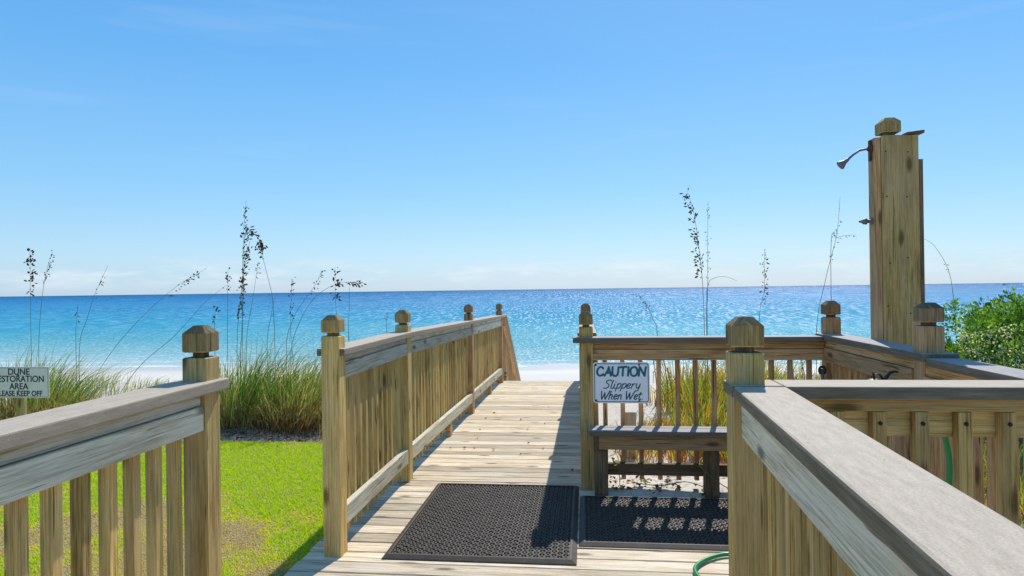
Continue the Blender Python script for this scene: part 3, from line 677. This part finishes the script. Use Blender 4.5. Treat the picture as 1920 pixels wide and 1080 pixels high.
# ------------------------------------------------------------------ signs
t = Nt('white_enamel'); WHITE = t.fin(t.mix(t.noise(t.obj(), 12, 5, .7), (.90,.90,.89), (.95,.95,.94)), .35)
t = Nt('teal_print'); TEAL = t.fin(t.mix(t.lin(t.noise(t.obj(), 60, 4, .7), .45, .7), (.002,.12,.16), (.03,.24,.28)), .5)
t = Nt('navy_print'); NAVY = t.fin((.003,.075,.115), .5)
t = Nt('dark_print'); INK = t.fin((.015,.02,.03), .6)
t = Nt('sign_rust'); STN = t.fin((.30,.17,.07), .8)
G = {   # hand lettering as brush strokes, unit height
 'C': ([[(.62,.80),(.48,.97),(.25,.93),(.08,.62),(.08,.28),(.25,.04),(.48,.08),(.62,.22)]], .68),
 'A': ([[(.02,.0),(.30,.55),(.42,1.0)],[(.42,1.0),(.50,.5),(.62,.0)],[(.16,.32),(.40,.36),(.60,.36)]], .68),
 'U': ([[(.08,1.),(.06,.5),(.10,.15),(.28,.0),(.48,.1),(.56,.4),(.60,1.)]], .68),
 'T': ([[(.0,.94),(.3,.98),(.64,1.0)],[(.34,.98),(.30,.5),(.28,.0)]], .66),
 'I': ([[(.14,1.0),(.12,.5),(.10,.0)]], .26),
 'O': ([[(.36,.98),(.14,.86),(.05,.5),(.14,.12),(.36,.0),(.58,.14),(.66,.5),(.56,.88),(.36,.98)]], .74),
 'N': ([[(.04,.0),(.08,.5),(.12,1.0)],[(.12,1.0),(.34,.5),(.56,.0)],[(.56,.0),(.60,.5),(.66,1.0)]], .74),
 'S': ([[(.62,.86),(.48,1.0),(.26,.95),(.16,.76),(.28,.6),(.42,.44),(.42,.2),(.24,.02),(.0,.04)]], .58),
 'l': ([[(.16,1.0),(.08,.5),(.06,.08),(.16,.0),(.24,.08)]], .24),
 'i': ([[(.10,.55),(.06,.2),(.08,.03),(.2,.04)],[(.14,.76),(.15,.80)]], .24),
 'p': ([[(.12,.58),(.06,.1),(.0,-.32)],[(.10,.42),(.24,.58),(.38,.5),(.36,.2),(.22,.02),(.08,.1)]], .42),
 'e': ([[(.06,.28),(.26,.32),(.34,.46),(.24,.58),(.10,.46),(.05,.22),(.14,.02),(.34,.1)]], .40),
 'r': ([[(.10,.56),(.08,.3),(.05,.0)],[(.09,.36),(.2,.54),(.34,.56)]], .36),
 'y': ([[(.08,.56),(.06,.25),(.16,.06),(.3,.16),(.36,.56)],[(.37,.56),(.33,.1),(.22,-.28),(.04,-.3)]], .44),
 'W': ([[(.04,1.0),(.06,.5),(.14,.0)],[(.14,.0),(.28,.45),(.36,.8)],[(.36,.8),(.40,.35),(.46,.0)],[(.46,.0),(.64,.5),(.80,1.0)]], .78),
 'h': ([[(.16,1.0),(.08,.5),(.04,.0)],[(.06,.34),(.2,.55),(.32,.5),(.30,.2),(.34,.0)]], .44),
 'n': ([[(.10,.56),(.07,.3),(.04,.0)],[(.07,.34),(.22,.56),(.33,.48),(.31,.2),(.36,.0)]], .44),
 't': ([[(.2,.86),(.13,.4),(.12,.08),(.22,.0),(.3,.06)],[(.02,.60),(.2,.62),(.36,.66)]], .38),
 '.': ([[(.06,.02),(.07,.03)]], .18), ' ': ([], .30)}
def letter_line(mb, txt, ox, y, oz, h, w_total, rad, slant=0., kx=1):
    adv = sum(G[c][1] for c in txt); sx = w_total/adv; x = ox
    for c in txt:
        for stk in G[c][0]:
            P = smooth([(x+(px+slant*pz)*sx, y, oz+pz*h) for px, pz in stk], 5)
            e = (P[-1]-P[-2]).normalized()*rad*.6; s0 = (P[0]-P[1]).normalized()*rad*.6
            P = [P[0]+s0]+P+[P[-1]+e]; rr = [rad*.45]+[rad]*(len(P)-2)+[rad*.45]
            mb.tube(P, rr, 8, (1, .35, 1))
        x += G[c][1]*sx
def rrect(x0, x1, z0, z1, rad, y, n=5):
    out = []
    for cx, cz, a0 in ((x1-rad, z0+rad, -90), (x1-rad, z1-rad, 0), (x0+rad, z1-rad, 90), (x0+rad, z0+rad, 180)):
        for k in range(n+1): a = R(a0+90*k/n); out.append((cx+rad*math.cos(a), y, cz+rad*math.sin(a)))
    return out
sx0, sx1, sz0, sz1, sy = .046, .424, .592, .868, 4.494
r = thing('caution_sign', (.235, sy, .73), 'white metal sign reading CAUTION Slippery When Wet in teal letters', 'sign')
m = MB(); m.rings([rrect(sx0, sx1, sz0, sz1, .018, sy), rrect(sx0, sx1, sz0, sz1, .018, sy-.003)], True, False); m.build('plate', WHITE, r)
m = MB(); o = rrect(sx0+.007, sx1-.007, sz0+.007, sz1-.007, .016, sy-.0036); i_ = rrect(sx0+.0125, sx1-.0125, sz0+.0125, sz1-.0125, .012, sy-.0036)
for k in range(len(o)):
    k2 = (k+1) % len(o); m.poly([o[k], o[k2], i_[k2], i_[k]])
m.build('border', TEAL, r)
m = MB(); letter_line(m, 'CAUTION', sx0+.022, sy-.004, sz1-.092, .062, .336, .0070, .02); m.build('lettering', TEAL, r)
m = MB(); letter_line(m, 'Slippery', sx0+.066, sy-.004, sz1-.176, .056, .248, .0034, .16)
letter_line(m, 'When Wet.', sx0+.045, sy-.004, sz1-.250, .056, .290, .0038, .14); m.build('lettering', NAVY, r)
for px, pz in ((sx0+.018, sz0+.018), (sx0+.018, sz1-.018), (sx1-.07, sz0+.018), (sx1-.07, sz1-.016)):
    m = MB(); m.lathe((px, sy-.003, pz), (0,-1,0), [(0,.008),(.002,.007),(.004,.003)], 10); m.build('screw', STN if px > .2 else BLK, r)

# dune sign on its stake
t = Nt('sign_board'); SB_ = t.fin(t.mix(t.lin(t.noise(t.obj(), 10, 5, .7), .3, .8), (.74,.71,.58), (.86,.84,.74)), .6)
DY = 5.75; tr = atY(92, 688, DY); bl = atY(88, 746, DY); cx = atY(36, 716, DY).x
hw = tr.x-cx; zt, zb = tr.z+.002, bl.z
r = thing('dune_sign', (cx, DY, -.1), 'small cream sign on a stake reading DUNE RESTORATION AREA PLEASE KEEP OFF', 'sign')
m = MB(); m.box(cx-hw, cx+hw, DY-.004, DY+.004, zb, zt, 0); m.build('plate', SB_, r, .002)
m = MB()
for a0, a1, b0, b1 in ((cx-hw+.008, cx+hw-.008, zt-.012, zt-.0095), (cx-hw+.008, cx+hw-.008, zb+.0095, zb+.012), (cx-hw+.008, cx-hw+.0105, zb+.0125, zt-.0125), (cx+hw-.0105, cx+hw-.008, zb+.0125, zt-.0125)):
    m.box(a0, a1, DY-.0055, DY-.0045, b0, b1)
m.build('border', INK, r)
def text(txt, x, z, size, sxx, yy, mat, parent, off=.0):
    cu = bpy.data.curves.new('lettering', 'FONT'); cu.body = txt; cu.size = size; cu.align_x = 'CENTER'; cu.extrude = .0006; cu.offset = off
    o = bpy.data.objects.new('tmp', cu); C.objects.link(o); bpy.context.view_layer.update()
    me = bpy.data.meshes.new_from_object(o.evaluated_get(bpy.context.evaluated_depsgraph_get())); bpy.data.objects.remove(o)
    for v in me.vertices: v.co = Vector((x+v.co.x*sxx, yy-v.co.z, z+v.co.y))
    me.materials.clear(); me.materials.append(mat); q = bpy.data.objects.new('lettering', me); C.objects.link(q); q.parent = parent; q.matrix_parent_inverse = Matrix.Translation(-parent.location); return q
H_ = zt-zb; fs = H_*.285
for k, (tx, fz, sz, sxx) in enumerate((('DUNE', .745, 1, 1.0), ('RESTORATION', .515, 1, .94), ('AREA', .275, 1, .95), ('PLEASE KEEP OFF', .065, .82, .93))):
    text(tx, cx, zb+H_*fz, fs*sz, sxx, DY-.0056, INK, r, .0012)
m = MB(); m.box(cx-.045, cx+.045, DY+.005, DY+.04, -.25, zt-.03, 2); m.build('stake', WOOD, r, .003)
m = MB(); m.lathe((cx-.005, DY-.0045, zt-.085), (0,-1,0), [(0,.012),(.002,.011),(.004,.004)], 10); m.lathe((cx-.005, DY-.0045, zb+.07), (0,-1,0), [(0,.007),(.002,.006)], 10); m.build('screw', RUST, r)

# ------------------------------------------------------------------ dune grass
GR = leafmat('dune_grass_blades', [(0,(.20,.095,.03)), (.16,(.50,.32,.13)), (.38,(.64,.52,.22)), (.5,(.38,.42,.09)), (.7,(.15,.27,.04)), (1,(.045,.13,.03))], .3)
def blades(V, Fc, T, cx, cy, rx, ry, n, h0, h1, lean=(.35, 0), spread=.5, tm=.55, ts=.28, wd=(.003,.0065), rn=random):
    for _ in range(n):
        a = rn.random()*6.283; q = math.sqrt(rn.random()); ox, oy = math.cos(a)*q, math.sin(a)*q
        x, y = cx+ox*rx, cy+oy*ry; z = ground(x, y)-.01; h = rn.uniform(h0, h1)*(1-.25*q)*(1 if rn.random() < .7 else rn.uniform(.6, 1.1))
        out = spread*(.3+q)*rn.uniform(.4, 1.3); bx = (ox*out+lean[0]*rn.uniform(.1, 1.5))*h; by = (oy*out+lean[1]*rn.uniform(.1,1.5))*h
        wv = rn.uniform(*wd); fa = rn.random()*6.283; wx, wy = math.cos(fa)*wv, math.sin(fa)*wv*.5; o = len(V)
        droop = rn.uniform(.05, .45)
        tt = min(1, max(0, rn.gauss(tm, ts)))
        K = 5
        for k in range(K):
            u = k/K; px, py = x+bx*u**1.9, y+by*u**1.9; pz = z+h*(u-droop*u**3.2); ww = 1-.6*u
            V += [(px-wx*ww, py-wy*ww, pz), (px+wx*ww, py+wy*ww, pz)]
        V.append((x+bx*1.05, y+by*1.05, z+h*(1-droop)))
        for k in range(K-1): Fc.append((o+2*k, o+2*k+1, o+2*k+3, o+2*k+2)); T.append(tt if k > 1 else max(0, tt-.35+.15*k))
        Fc.append((o+2*K-2, o+2*K-1, o+2*K)); T.append(max(0, tt-.08))
rn = random.Random(11)
# four tufts one can tell apart
def clump(label, specs):
    V, Fc, T = [], [], []
    for s_ in specs: blades(V, Fc, T, *s_[:7], rn=rn, **(s_[7] if len(s_) > 7 else {}))
    c0 = specs[0]; o = raw('dune_grass_clump', V, Fc, T, GR); tag(o, label, 'grass clump', 'clumps of dune grass left of the walkway')
def gx(px, Y): return atY(px, 760, Y).x
clump('tall dense green grass clump just right of the near left post', [(gx(470, 7.1), 7.1, .46, .32, 620, .65, 1.28, dict(tm=.85, spread=.55)), (gx(445, 6.9), 6.9, .3, .25, 260, .4, 1.0, dict(tm=.75, spread=.8)), (gx(480, 6.8), 6.8, .35, .15, 120, .3, .6, dict(tm=.2, spread=.8))])
clump('grass clump with straw-coloured base against the first walkway post', [(gx(570, 7.0), 7.0, .40, .28, 460, .55, 1.22, dict(tm=.6, spread=.6)), (gx(545, 6.8), 6.8, .45, .2, 260, .3, .75, dict(tm=.25, spread=.7))])
clump('arching green grass clump behind the dune sign', [(gx(70, 7.3), 7.3, .6, .4, 750, .6, 1.15, dict(tm=.8, spread=.7))])
clump('low windblown grass clump between the dune sign and the near left post', [(gx(250, 7.2), 7.2, .75, .4, 480, .3, .7, dict(tm=.6, lean=(.6,0), spread=.7))])
V, Fc, T = [], [], []
for k in range(64):
    x = rn.uniform(-8.6, -1.7); y = rn.uniform(7.0, 9.9)
    lowz = .6 if -5.9 < x*8/y < -4.7 else 1.0
    blades(V, Fc, T, x, y, .35, .3, 62, .25*lowz, (.78 if y < 8.4 else .55)*lowz*rn.uniform(.75, 1.1), tm=rn.uniform(.1, .75), rn=rn)
for k in range(26):
    x = rn.uniform(-7.5, -1.6); y = rn.uniform(6.35, 6.85); blades(V, Fc, T, x, y, .2, .12, 30, .06, .38, tm=rn.uniform(.1, .6), rn=rn)
for k in range(90):
    x = rn.uniform(-7.5, -1.7); y = rn.uniform(6.5, 7.2); blades(V, Fc, T, x, y, .25, .15, 34, .15, .5, tm=rn.uniform(.02, .3), ts=.12, rn=rn, spread=.9)
for k in range(70):
    px_ = rn.choice((rn.uniform(20, 130), rn.uniform(410, 600), rn.uniform(600, 730))); y = rn.uniform(6.9, 7.8)
    blades(V, Fc, T, gx(px_, y), y, .15, .15, 5, .95, 1.4, lean=(rn.uniform(-.2, .6), 0), tm=rn.uniform(.4, .9), rn=rn, spread=.35, wd=(.0022, .004))
tag(raw('dune_grass', V, Fc, T, GR), 'mixed green and straw dune grass covering the dune left of the walkway', 'dune grass', kind='stuff')
GR2 = leafmat('dune_weeds', [(0,(.30,.11,.03)), (.25,(.52,.26,.05)), (.45,(.52,.44,.08)), (.65,(.25,.36,.05)), (1,(.09,.2,.03))], .45)
V, Fc, T = [], [], []
for k in range(84):
    x = rn.uniform(.75, 2.6); y = rn.uniform(5.4, 7.6); hh = .35+.5*sstep(.7, 1.2, x)
    blades(V, Fc, T, x, y, .22, .22, 85, .2, hh, tm=rn.choice((.25, .4, .7, .8)), rn=rn, lean=(.1, 0))
for k in range(44):
    x = rn.uniform(.35, 1.7); y = rn.uniform(5.1, 5.9); blades(V, Fc, T, x, y, .2, .16, 60, .12, .34, tm=rn.choice((.12, .3, .4)), rn=rn, lean=(.1,0))
tag(raw('dune_weeds', V, Fc, T, GR2), 'yellow, rust and green weeds growing behind the bench railing', 'weeds', kind='stuff')
V, Fc, T = [], [], []
for k in range(40):
    x = rn.uniform(1.9, 3.4); y = rn.uniform(3.0, 6.5); blades(V, Fc, T, x, y, .2, .2, 60, .2, .7, tm=rn.choice((.3, .6, .8)), rn=rn, lean=(.1,0))
tag(raw('undergrowth', V, Fc, T, GR2), 'tangled undergrowth in shade behind the side railing and below the shrub', 'undergrowth', kind='stuff')

# ------------------------------------------------------------------ sea oats
t = Nt('oat_stem'); STEM = t.fin((.16,.15,.06), .7)
SEED = leafmat('oat_seed', [(0,(.045,.03,.018)), (1,(.13,.09,.045))], .1, .8)
def oat(label, pts, heads, Y, rad=.0032, dense=1., side=1, parts=True, gr='sea oats standing on the dune'):
    """pts = measured points of the stem from base to tip; heads = [(t0, t1, droop, size)]"""
    P = [atY(px, py, Y) for px, py in pts]; g0 = Vector((P[0].x, Y, ground(P[0].x, Y)-.03))
    if P[0].z-g0.z > .1: P = [g0]+P
    for i, p in enumerate(P): p.y += .03*math.sin(i*1.3+Y)
    Q = smooth(P, 8); r = thing('sea_oat', tuple(g0), label, 'sea oat', gr)
    m = MB(); n = len(Q); m.tube(Q, [rad*(1.15-.75*i/n) for i in range(n)], 5); m.build('stem', STEM, r)
    V, Fc, T = [], [], []; tot = [0]
    for a, b in zip(Q[:-1], Q[1:]): tot.append(tot[-1]+(b-a).length)
    L = tot[-1]
    base_len = (P[1]-P[0]).length if P[0] is g0 else 0
    def at(s):
        s = s*L
        for i in range(len(Q)-1):
            if tot[i+1] >= s: u = (s-tot[i])/(tot[i+1]-tot[i]+1e-9); return Q[i].lerp(Q[i+1], u), (Q[i+1]-Q[i]).normalized()
        return Q[-1], (Q[-1]-Q[-2]).normalized()
    for (y0, y1, droop, size) in heads:   # y0,y1 as fractions of the stem
        cnt = int((y1-y0)*L/.013*dense)
        for k in range(cnt):
            c, d = at(rn.uniform(y0, y1)); a = rn.random()*6.283
            sd_ = Vector((side*droop*rn.uniform(.1, 1)+.35*math.cos(a), .4*math.sin(a), rn.uniform(-.9, .45)))
            sd_ = (sd_+d*.4).normalized(); c2 = c+sd_*rn.uniform(.0, .045)*size+Vector((0,0,-.004))
            l = rn.uniform(.024, .046)*size; wv = l*.28; q = sd_.orthogonal().normalized(); q2 = sd_.cross(q); o = len(V)
            V += [tuple(c2), tuple(c2+sd_*l*.5+q*wv), tuple(c2+sd_*l), tuple(c2+sd_*l*.5-q*wv), tuple(c2+sd_*l*.5+q2*wv*.6), tuple(c2+sd_*l*.5-q2*wv*.6)]
            tt = rn.random()
            for f in ((0,1,4),(1,2,4),(2,3,4),(3,0,4),(1,0,5),(2,1,5),(3,2,5),(0,3,5)): Fc.append(tuple(o+i for i in f)); T.append(tt)
    if V: raw('seed_head', V, Fc, T, SEED, r)
    return r
YL = 7.4
OATS = [
 ('sea oat with full upright seed head, leftmost of all beside the photo edge', [(56,648),(59,560),(60,466)], [(.74,.99,.3,1.1)], 1.5),
 ('slender sea oat leaning right beside the leftmost sea oat', [(71,648),(81,564),(90,510),(98,471)], [(.80,1,.3,.8)], 1),
 ('thin sea oat leaning right with a sparse seed head over the horizon, left part', [(146,652),(165,596),(182,550),(203,498)], [(.82,.95,.2,.7)], .6),
 ('short faint sea oat below the horizon beside the left leaning one', [(140,637),(146,600),(150,568)], [(.85,1,.3,.7)], .6),
 ('long sea oat bending far right with its dark seed head tip', [(150,760),(204,670),(270,593),(328,539),(386,502)], [(.80,.95,.3,.9)], 1),
 ('long bare stalk bending right up to the tall sea oats', [(190,790),(255,692),(328,630),(386,568),(425,535)], [], 1),
 ('upright sea oat just left of the tallest sea oats', [(425,650),(428,580),(430,506)], [(.84,1,.2,.9)], 1),
 ('tallest sea oat with thin spike tip and drooping head', [(454,652),(456,542),(459,433),(461,375)], [(.84,.97,.4,.9)], 1.1),
 ('sea oat with seed head hanging right, at the tallest cluster', [(448,700),(457,560),(462,440),(478,440),(492,462)], [(.75,1,.5,1.1)], 1.7),
 ('dense dark seed head low in the tallest cluster', [(443,644),(452,560),(460,510),(465,470),(467,450)], [(.55,.95,.3,1.1)], 1.5),
 ('sea oat with short head right of the tallest cluster', [(461,644),(474,570),(487,491)], [(.88,1,.2,.7)], .9),
 ('stalk arching over to the left towards the tallest cluster', [(514,663),(512,564),(502,510),(490,473),(478,452)], [(.88,1,.3,1)], 1.5),
 ('thin bare stalk below the horizon right of the tallest cluster', [(500,640),(510,590),(519,550)], [], 1),
 ('leaning sea oat with seed head left of the first walkway post', [(536,648),(548,606),(561,579),(590,535),(602,506)], [(.84,1,.2,.8)], .9),
 ('upright sea oat with sparse head just right of the tallest cluster', [(548,680),(546,622),(549,522)], [(.7,1,.3,.8)], .9),
 ('upright sea oat behind the first walkway post with spreading head', [(636,640),(632,593),(630,540),(628,500)], [(.78,.98,.5,1.1)], 1.4),
 ('arching sea oat whose head points right above the walkway railing', [(545,660),(565,600),(590,560),(620,537),(650,529),(680,531)], [(.82,1,.1,1)], 1.6),
 ('bare thin stalk right of the first walkway post', [(652,633),(655,590),(657,539)], [], 1),
 ('short sea oat head peeping up behind the near left post', [(401,640),(404,600),(407,577)], [(.9,1,.2,1)], 1.6),
 ('short sea oat behind the walkway railing near its second post', [(724,640),(725,590)], [(.9,1,.3,.8)], .8)]
for i, (lb, pts, hd, dn) in enumerate(OATS): oat(lb, pts, hd, YL+.25*math.sin(i*2.1), dense=dn)
YR = 6.6
RO = [
 ('tall sea oat with long heavy dark seed head, left of a pair behind the bench', [(1322,626),(1317,524),(1309,460),(1300,400),(1289,357)], [(.62,.99,.5,1.1)], 1.6, -1),
 ('thin upright sea oat, right of the pair behind the bench', [(1327,626),(1327,524),(1326,440),(1327,377)], [(.55,.98,.1,.55)], .6, 1),
 ('short sea oat with full head directly above the centre post', [(1425,609),(1430,560),(1432,541),(1432,468)], [(.68,1,.2,.8)], 1.3, 1),
 ('tall wispy sea oat left of the shower tower', [(1533,623),(1549,524),(1560,470),(1568,434),(1576,369)], [(.72,.95,.2,.6)], .5, 1),
 ('wispy side stalk beside the shower tower', [(1560,470),(1572,445),(1602,441)], [(.85,1,.1,.5)], 1, 1),
 ('small sea oat bending left behind the caution sign railing', [(1233,628),(1224,598),(1212,570),(1200,555),(1191,549)], [(.8,1,.1,.6)], 1.2, -1),
 ('thin stalk arching right from the pair behind the bench', [(1326,600),(1328,535),(1340,521),(1360,519),(1383,527)], [], 1, 1),
 ('thin stalk curving between the shower tower and the green shrub', [(1795,600),(1789,557),(1775,505),(1750,462),(1733,447)], [(.80,.85,.1,.6)], .8, 1)]
for i, (lb, pts, hd, dn, sd_) in enumerate(RO): oat(lb, pts, hd, YR+.2*math.sin(i*1.7), rad=.0028, dense=dn, side=sd_)
# weedy dark twigs behind the bench
V = []
for k, (px, ph) in enumerate(((1222, 655), (1243, 665), (1252, 690), (1480, 660), (1502, 668))):
    r = thing('dry_stalk', (gx(px, 6.2), 6.2, -.05), ['bare dark twig just right of the caution sign', 'second bare twig right of the caution sign', 'low bare twig right of the caution sign', 'bare twig seen right of the centre post', 'bare twig left of the small spigot'][k], 'dry stalk', 'bare twigs behind the back railing')
    m = MB(); b0 = atY(px+6, 800, 6.2); b1 = atY(px, ph, 6.2); m.tube(smooth([b0, b0.lerp(b1, .5)+Vector((.03,0,0)), b1], 5), .004, 5); m.build('stem', STEM, r)
    m = MB()
    for j in range(5):
        c = b0.lerp(b1, .3+.13*j); m.tube([c, c+Vector((rn.uniform(-.12,.12), rn.uniform(-.05,.05), .1))], .0025, 4)
    m.build('twig', STEM, r)

# ------------------------------------------------------------------ shrub
LEAF = leafmat('shrub_leaves', [(0,(.03,.08,.015)), (.35,(.075,.18,.025)), (.7,(.18,.34,.04)), (.86,(.32,.48,.07)), (.9,(.70,.70,.45)), (1,(.84,.82,.62))], .4, .45)
r = thing('shrub', (4.6, 6.6, -.1), 'rounded bright green shrub with pale blossoms at the right edge', 'shrub')
V, Fc, T = [], [], []; rb = random.Random(5)
lobes = [(3.62,6.3,.55,.58),(3.95,6.2,.64,.52),(4.4,6.5,.60,.68),(5.1,6.6,.60,.72),(3.6,6.0,.25,.55),(4.3,5.9,.25,.62),(5.0,6.0,.2,.66),(5.9,6.6,.5,.76),(3.98,6.6,.80,.38),(4.8,6.4,.82,.40)]
twigs = MB()
for lx, ly_, lz, lr in lobes:
    twigs.tube([(4.6+rb.uniform(-.5,.3), 6.5, -.15), ((4.6+lx)/2, 6.4, lz*.5), (lx, ly_, lz)], [.03,.02,.008], 6)
    for _ in range(int(400*lr/.6)):       # sprigs
        th = rb.random()*6.283; cz = rb.uniform(-.5, 1); sq = math.sqrt(1-cz*cz); rad = lr*(rb.uniform(.55, 1.0) if rb.random() < .8 else rb.uniform(1.0, 1.13))
        d = Vector((sq*math.cos(th), sq*math.sin(th), cz)); c = Vector((lx, ly_, lz))+d*rad
        if c.z < -.1: continue
        pale = (rb.random() < .6 and c.z < .95 and c.x > 3.25 and d.y < .5)
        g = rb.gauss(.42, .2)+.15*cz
        for k in range(rb.randint(18, 28)):
            dd = (d*rb.uniform(.2,1)+Vector((rb.gauss(0,.6), rb.gauss(0,.6), rb.gauss(.25,.5)))).normalized(); cc = c+dd*rb.uniform(.01, .085)
            l = rb.uniform(.024, .048) if not pale else rb.uniform(.012,.022); q = dd.orthogonal().normalized(); ang = rb.random()*6.283
            q = (q*math.cos(ang)+dd.cross(q)*math.sin(ang))*l*(.26 if not pale else .5); up_ = dd.cross(q).normalized()*l*.1; o = len(V)
            V += [tuple(cc), tuple(cc+dd*l*.55+q+up_), tuple(cc+dd*l), tuple(cc+dd*l*.55-q+up_)]; Fc.append((o, o+1, o+2, o+3))
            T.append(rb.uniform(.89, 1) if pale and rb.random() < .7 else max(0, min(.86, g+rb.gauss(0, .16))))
raw('foliage', V, Fc, T, LEAF, r); t = Nt('twig_bark'); BARK = t.fin(t.mix(t.noise(t.obj(), 20, 4), (.08,.05,.03), (.2,.14,.09)), .9); twigs.build('branch', BARK, r)

# ------------------------------------------------------------------ small things under the bench
BROWN = leafmat('dry_leaves', [(0,(.05,.025,.012)), (.6,(.20,.11,.045)), (1,(.34,.24,.10))], .2, .8)
V, Fc, T = [], [], []
def leaf(V, Fc, T, c, l, a, tilt, tt):
    d = Vector((math.cos(a), math.sin(a), tilt)).normalized(); q = Vector((-math.sin(a), math.cos(a), .2))*l*.36; o = len(V); c = Vector(c)
    V += [tuple(c), tuple(c+d*l*.35+q+Vector((0,0,.006))), tuple(c+d*l), tuple(c+d*l*.35-q+Vector((0,0,.01))), tuple(c+d*l*.5-Vector((0,0,.004)))]
    for f in ((0,4,1),(1,4,2),(2,4,3),(3,4,0)): Fc.append(tuple(o+i for i in f)); T.append(tt)
rl = random.Random(21)
for k in range(120):
    x, y = rl.uniform(.1, 1.5), 4.38+abs(rl.gauss(0, .28)); leaf(V, Fc, T, (x, y, ground(x, y)+.008), rl.uniform(.018, .05), rl.random()*6.28, rl.uniform(-.1,.7), rl.random())
for k in range(16):
    x, y = rl.uniform(-1.2, 0), rl.uniform(4.6, 8); leaf(V, Fc, T, (x, y, -.06*max(0, (y-5)/5.2)+.006), rl.uniform(.02, .04), rl.random()*6.28, rl.uniform(0,.5), rl.random())
for k in range(900):
    x, y = rl.uniform(-6, -1.5), rl.uniform(6.08, 6.75); leaf(V, Fc, T, (x, y, ground(x, y)+.012), rl.uniform(.02, .055), rl.random()*6.28, rl.uniform(-.1,.9), rl.random())
tag(raw('leaf_litter', V, Fc, T, BROWN), 'scattered dry brown leaves under the bench and along the lawn edge', 'leaf litter', kind='stuff')
VINE = leafmat('vine_leaves', [(0,(.08,.2,.03)), (1,(.3,.42,.08))], .4, .5)
def vine(label, P, lv):
    P = [Vector(p) for p in P]; r = thing('creeping_vine', tuple(P[0]), label, 'vine', 'vines creeping under the bench')
    m = MB(); Q = smooth(P, 6); m.tube(Q, .003, 5); m.build('stem', STEM, r); V, Fc, T = [], [], []
    for i, q in enumerate(Q[2:]):
        if i % lv == 0: leaf(V, Fc, T, q, rl.uniform(.03, .06), rl.random()*6.28, rl.uniform(-.5,.7), rl.random())
    raw('foliage', V, Fc, T, VINE, r)
vine('vine arching down across the right bench leg', [(.60,4.60,.36),(.70,4.36,.24),(.80,4.32,.14),(.93,4.34,.06),(1.05,4.38,.02)], 5)
vine('small vine sprig standing below the left end of the bench', [(.22,4.58,.02),(.21,4.55,.12),(.17,4.52,.2),(.20,4.50,.17)], 4)
vine('trailing vine on the sand below the bench middle', [(.35,4.56,.03),(.5,4.5,.04),(.66,4.52,.06),(.8,4.5,.02)], 3)
# pale timber stub on the sand beyond the pickets
c = atY(1181, 815, 5.3); m = MB(); m.box(c.x-.05, c.x+.05, 5.28, 5.38, -.2, atY(1181, 772, 5.3).z, 2)
tag(m.build('timber_stub', WGREY, None, .006), 'short pale timber stub standing in the sand below the caution sign', 'timber stub')
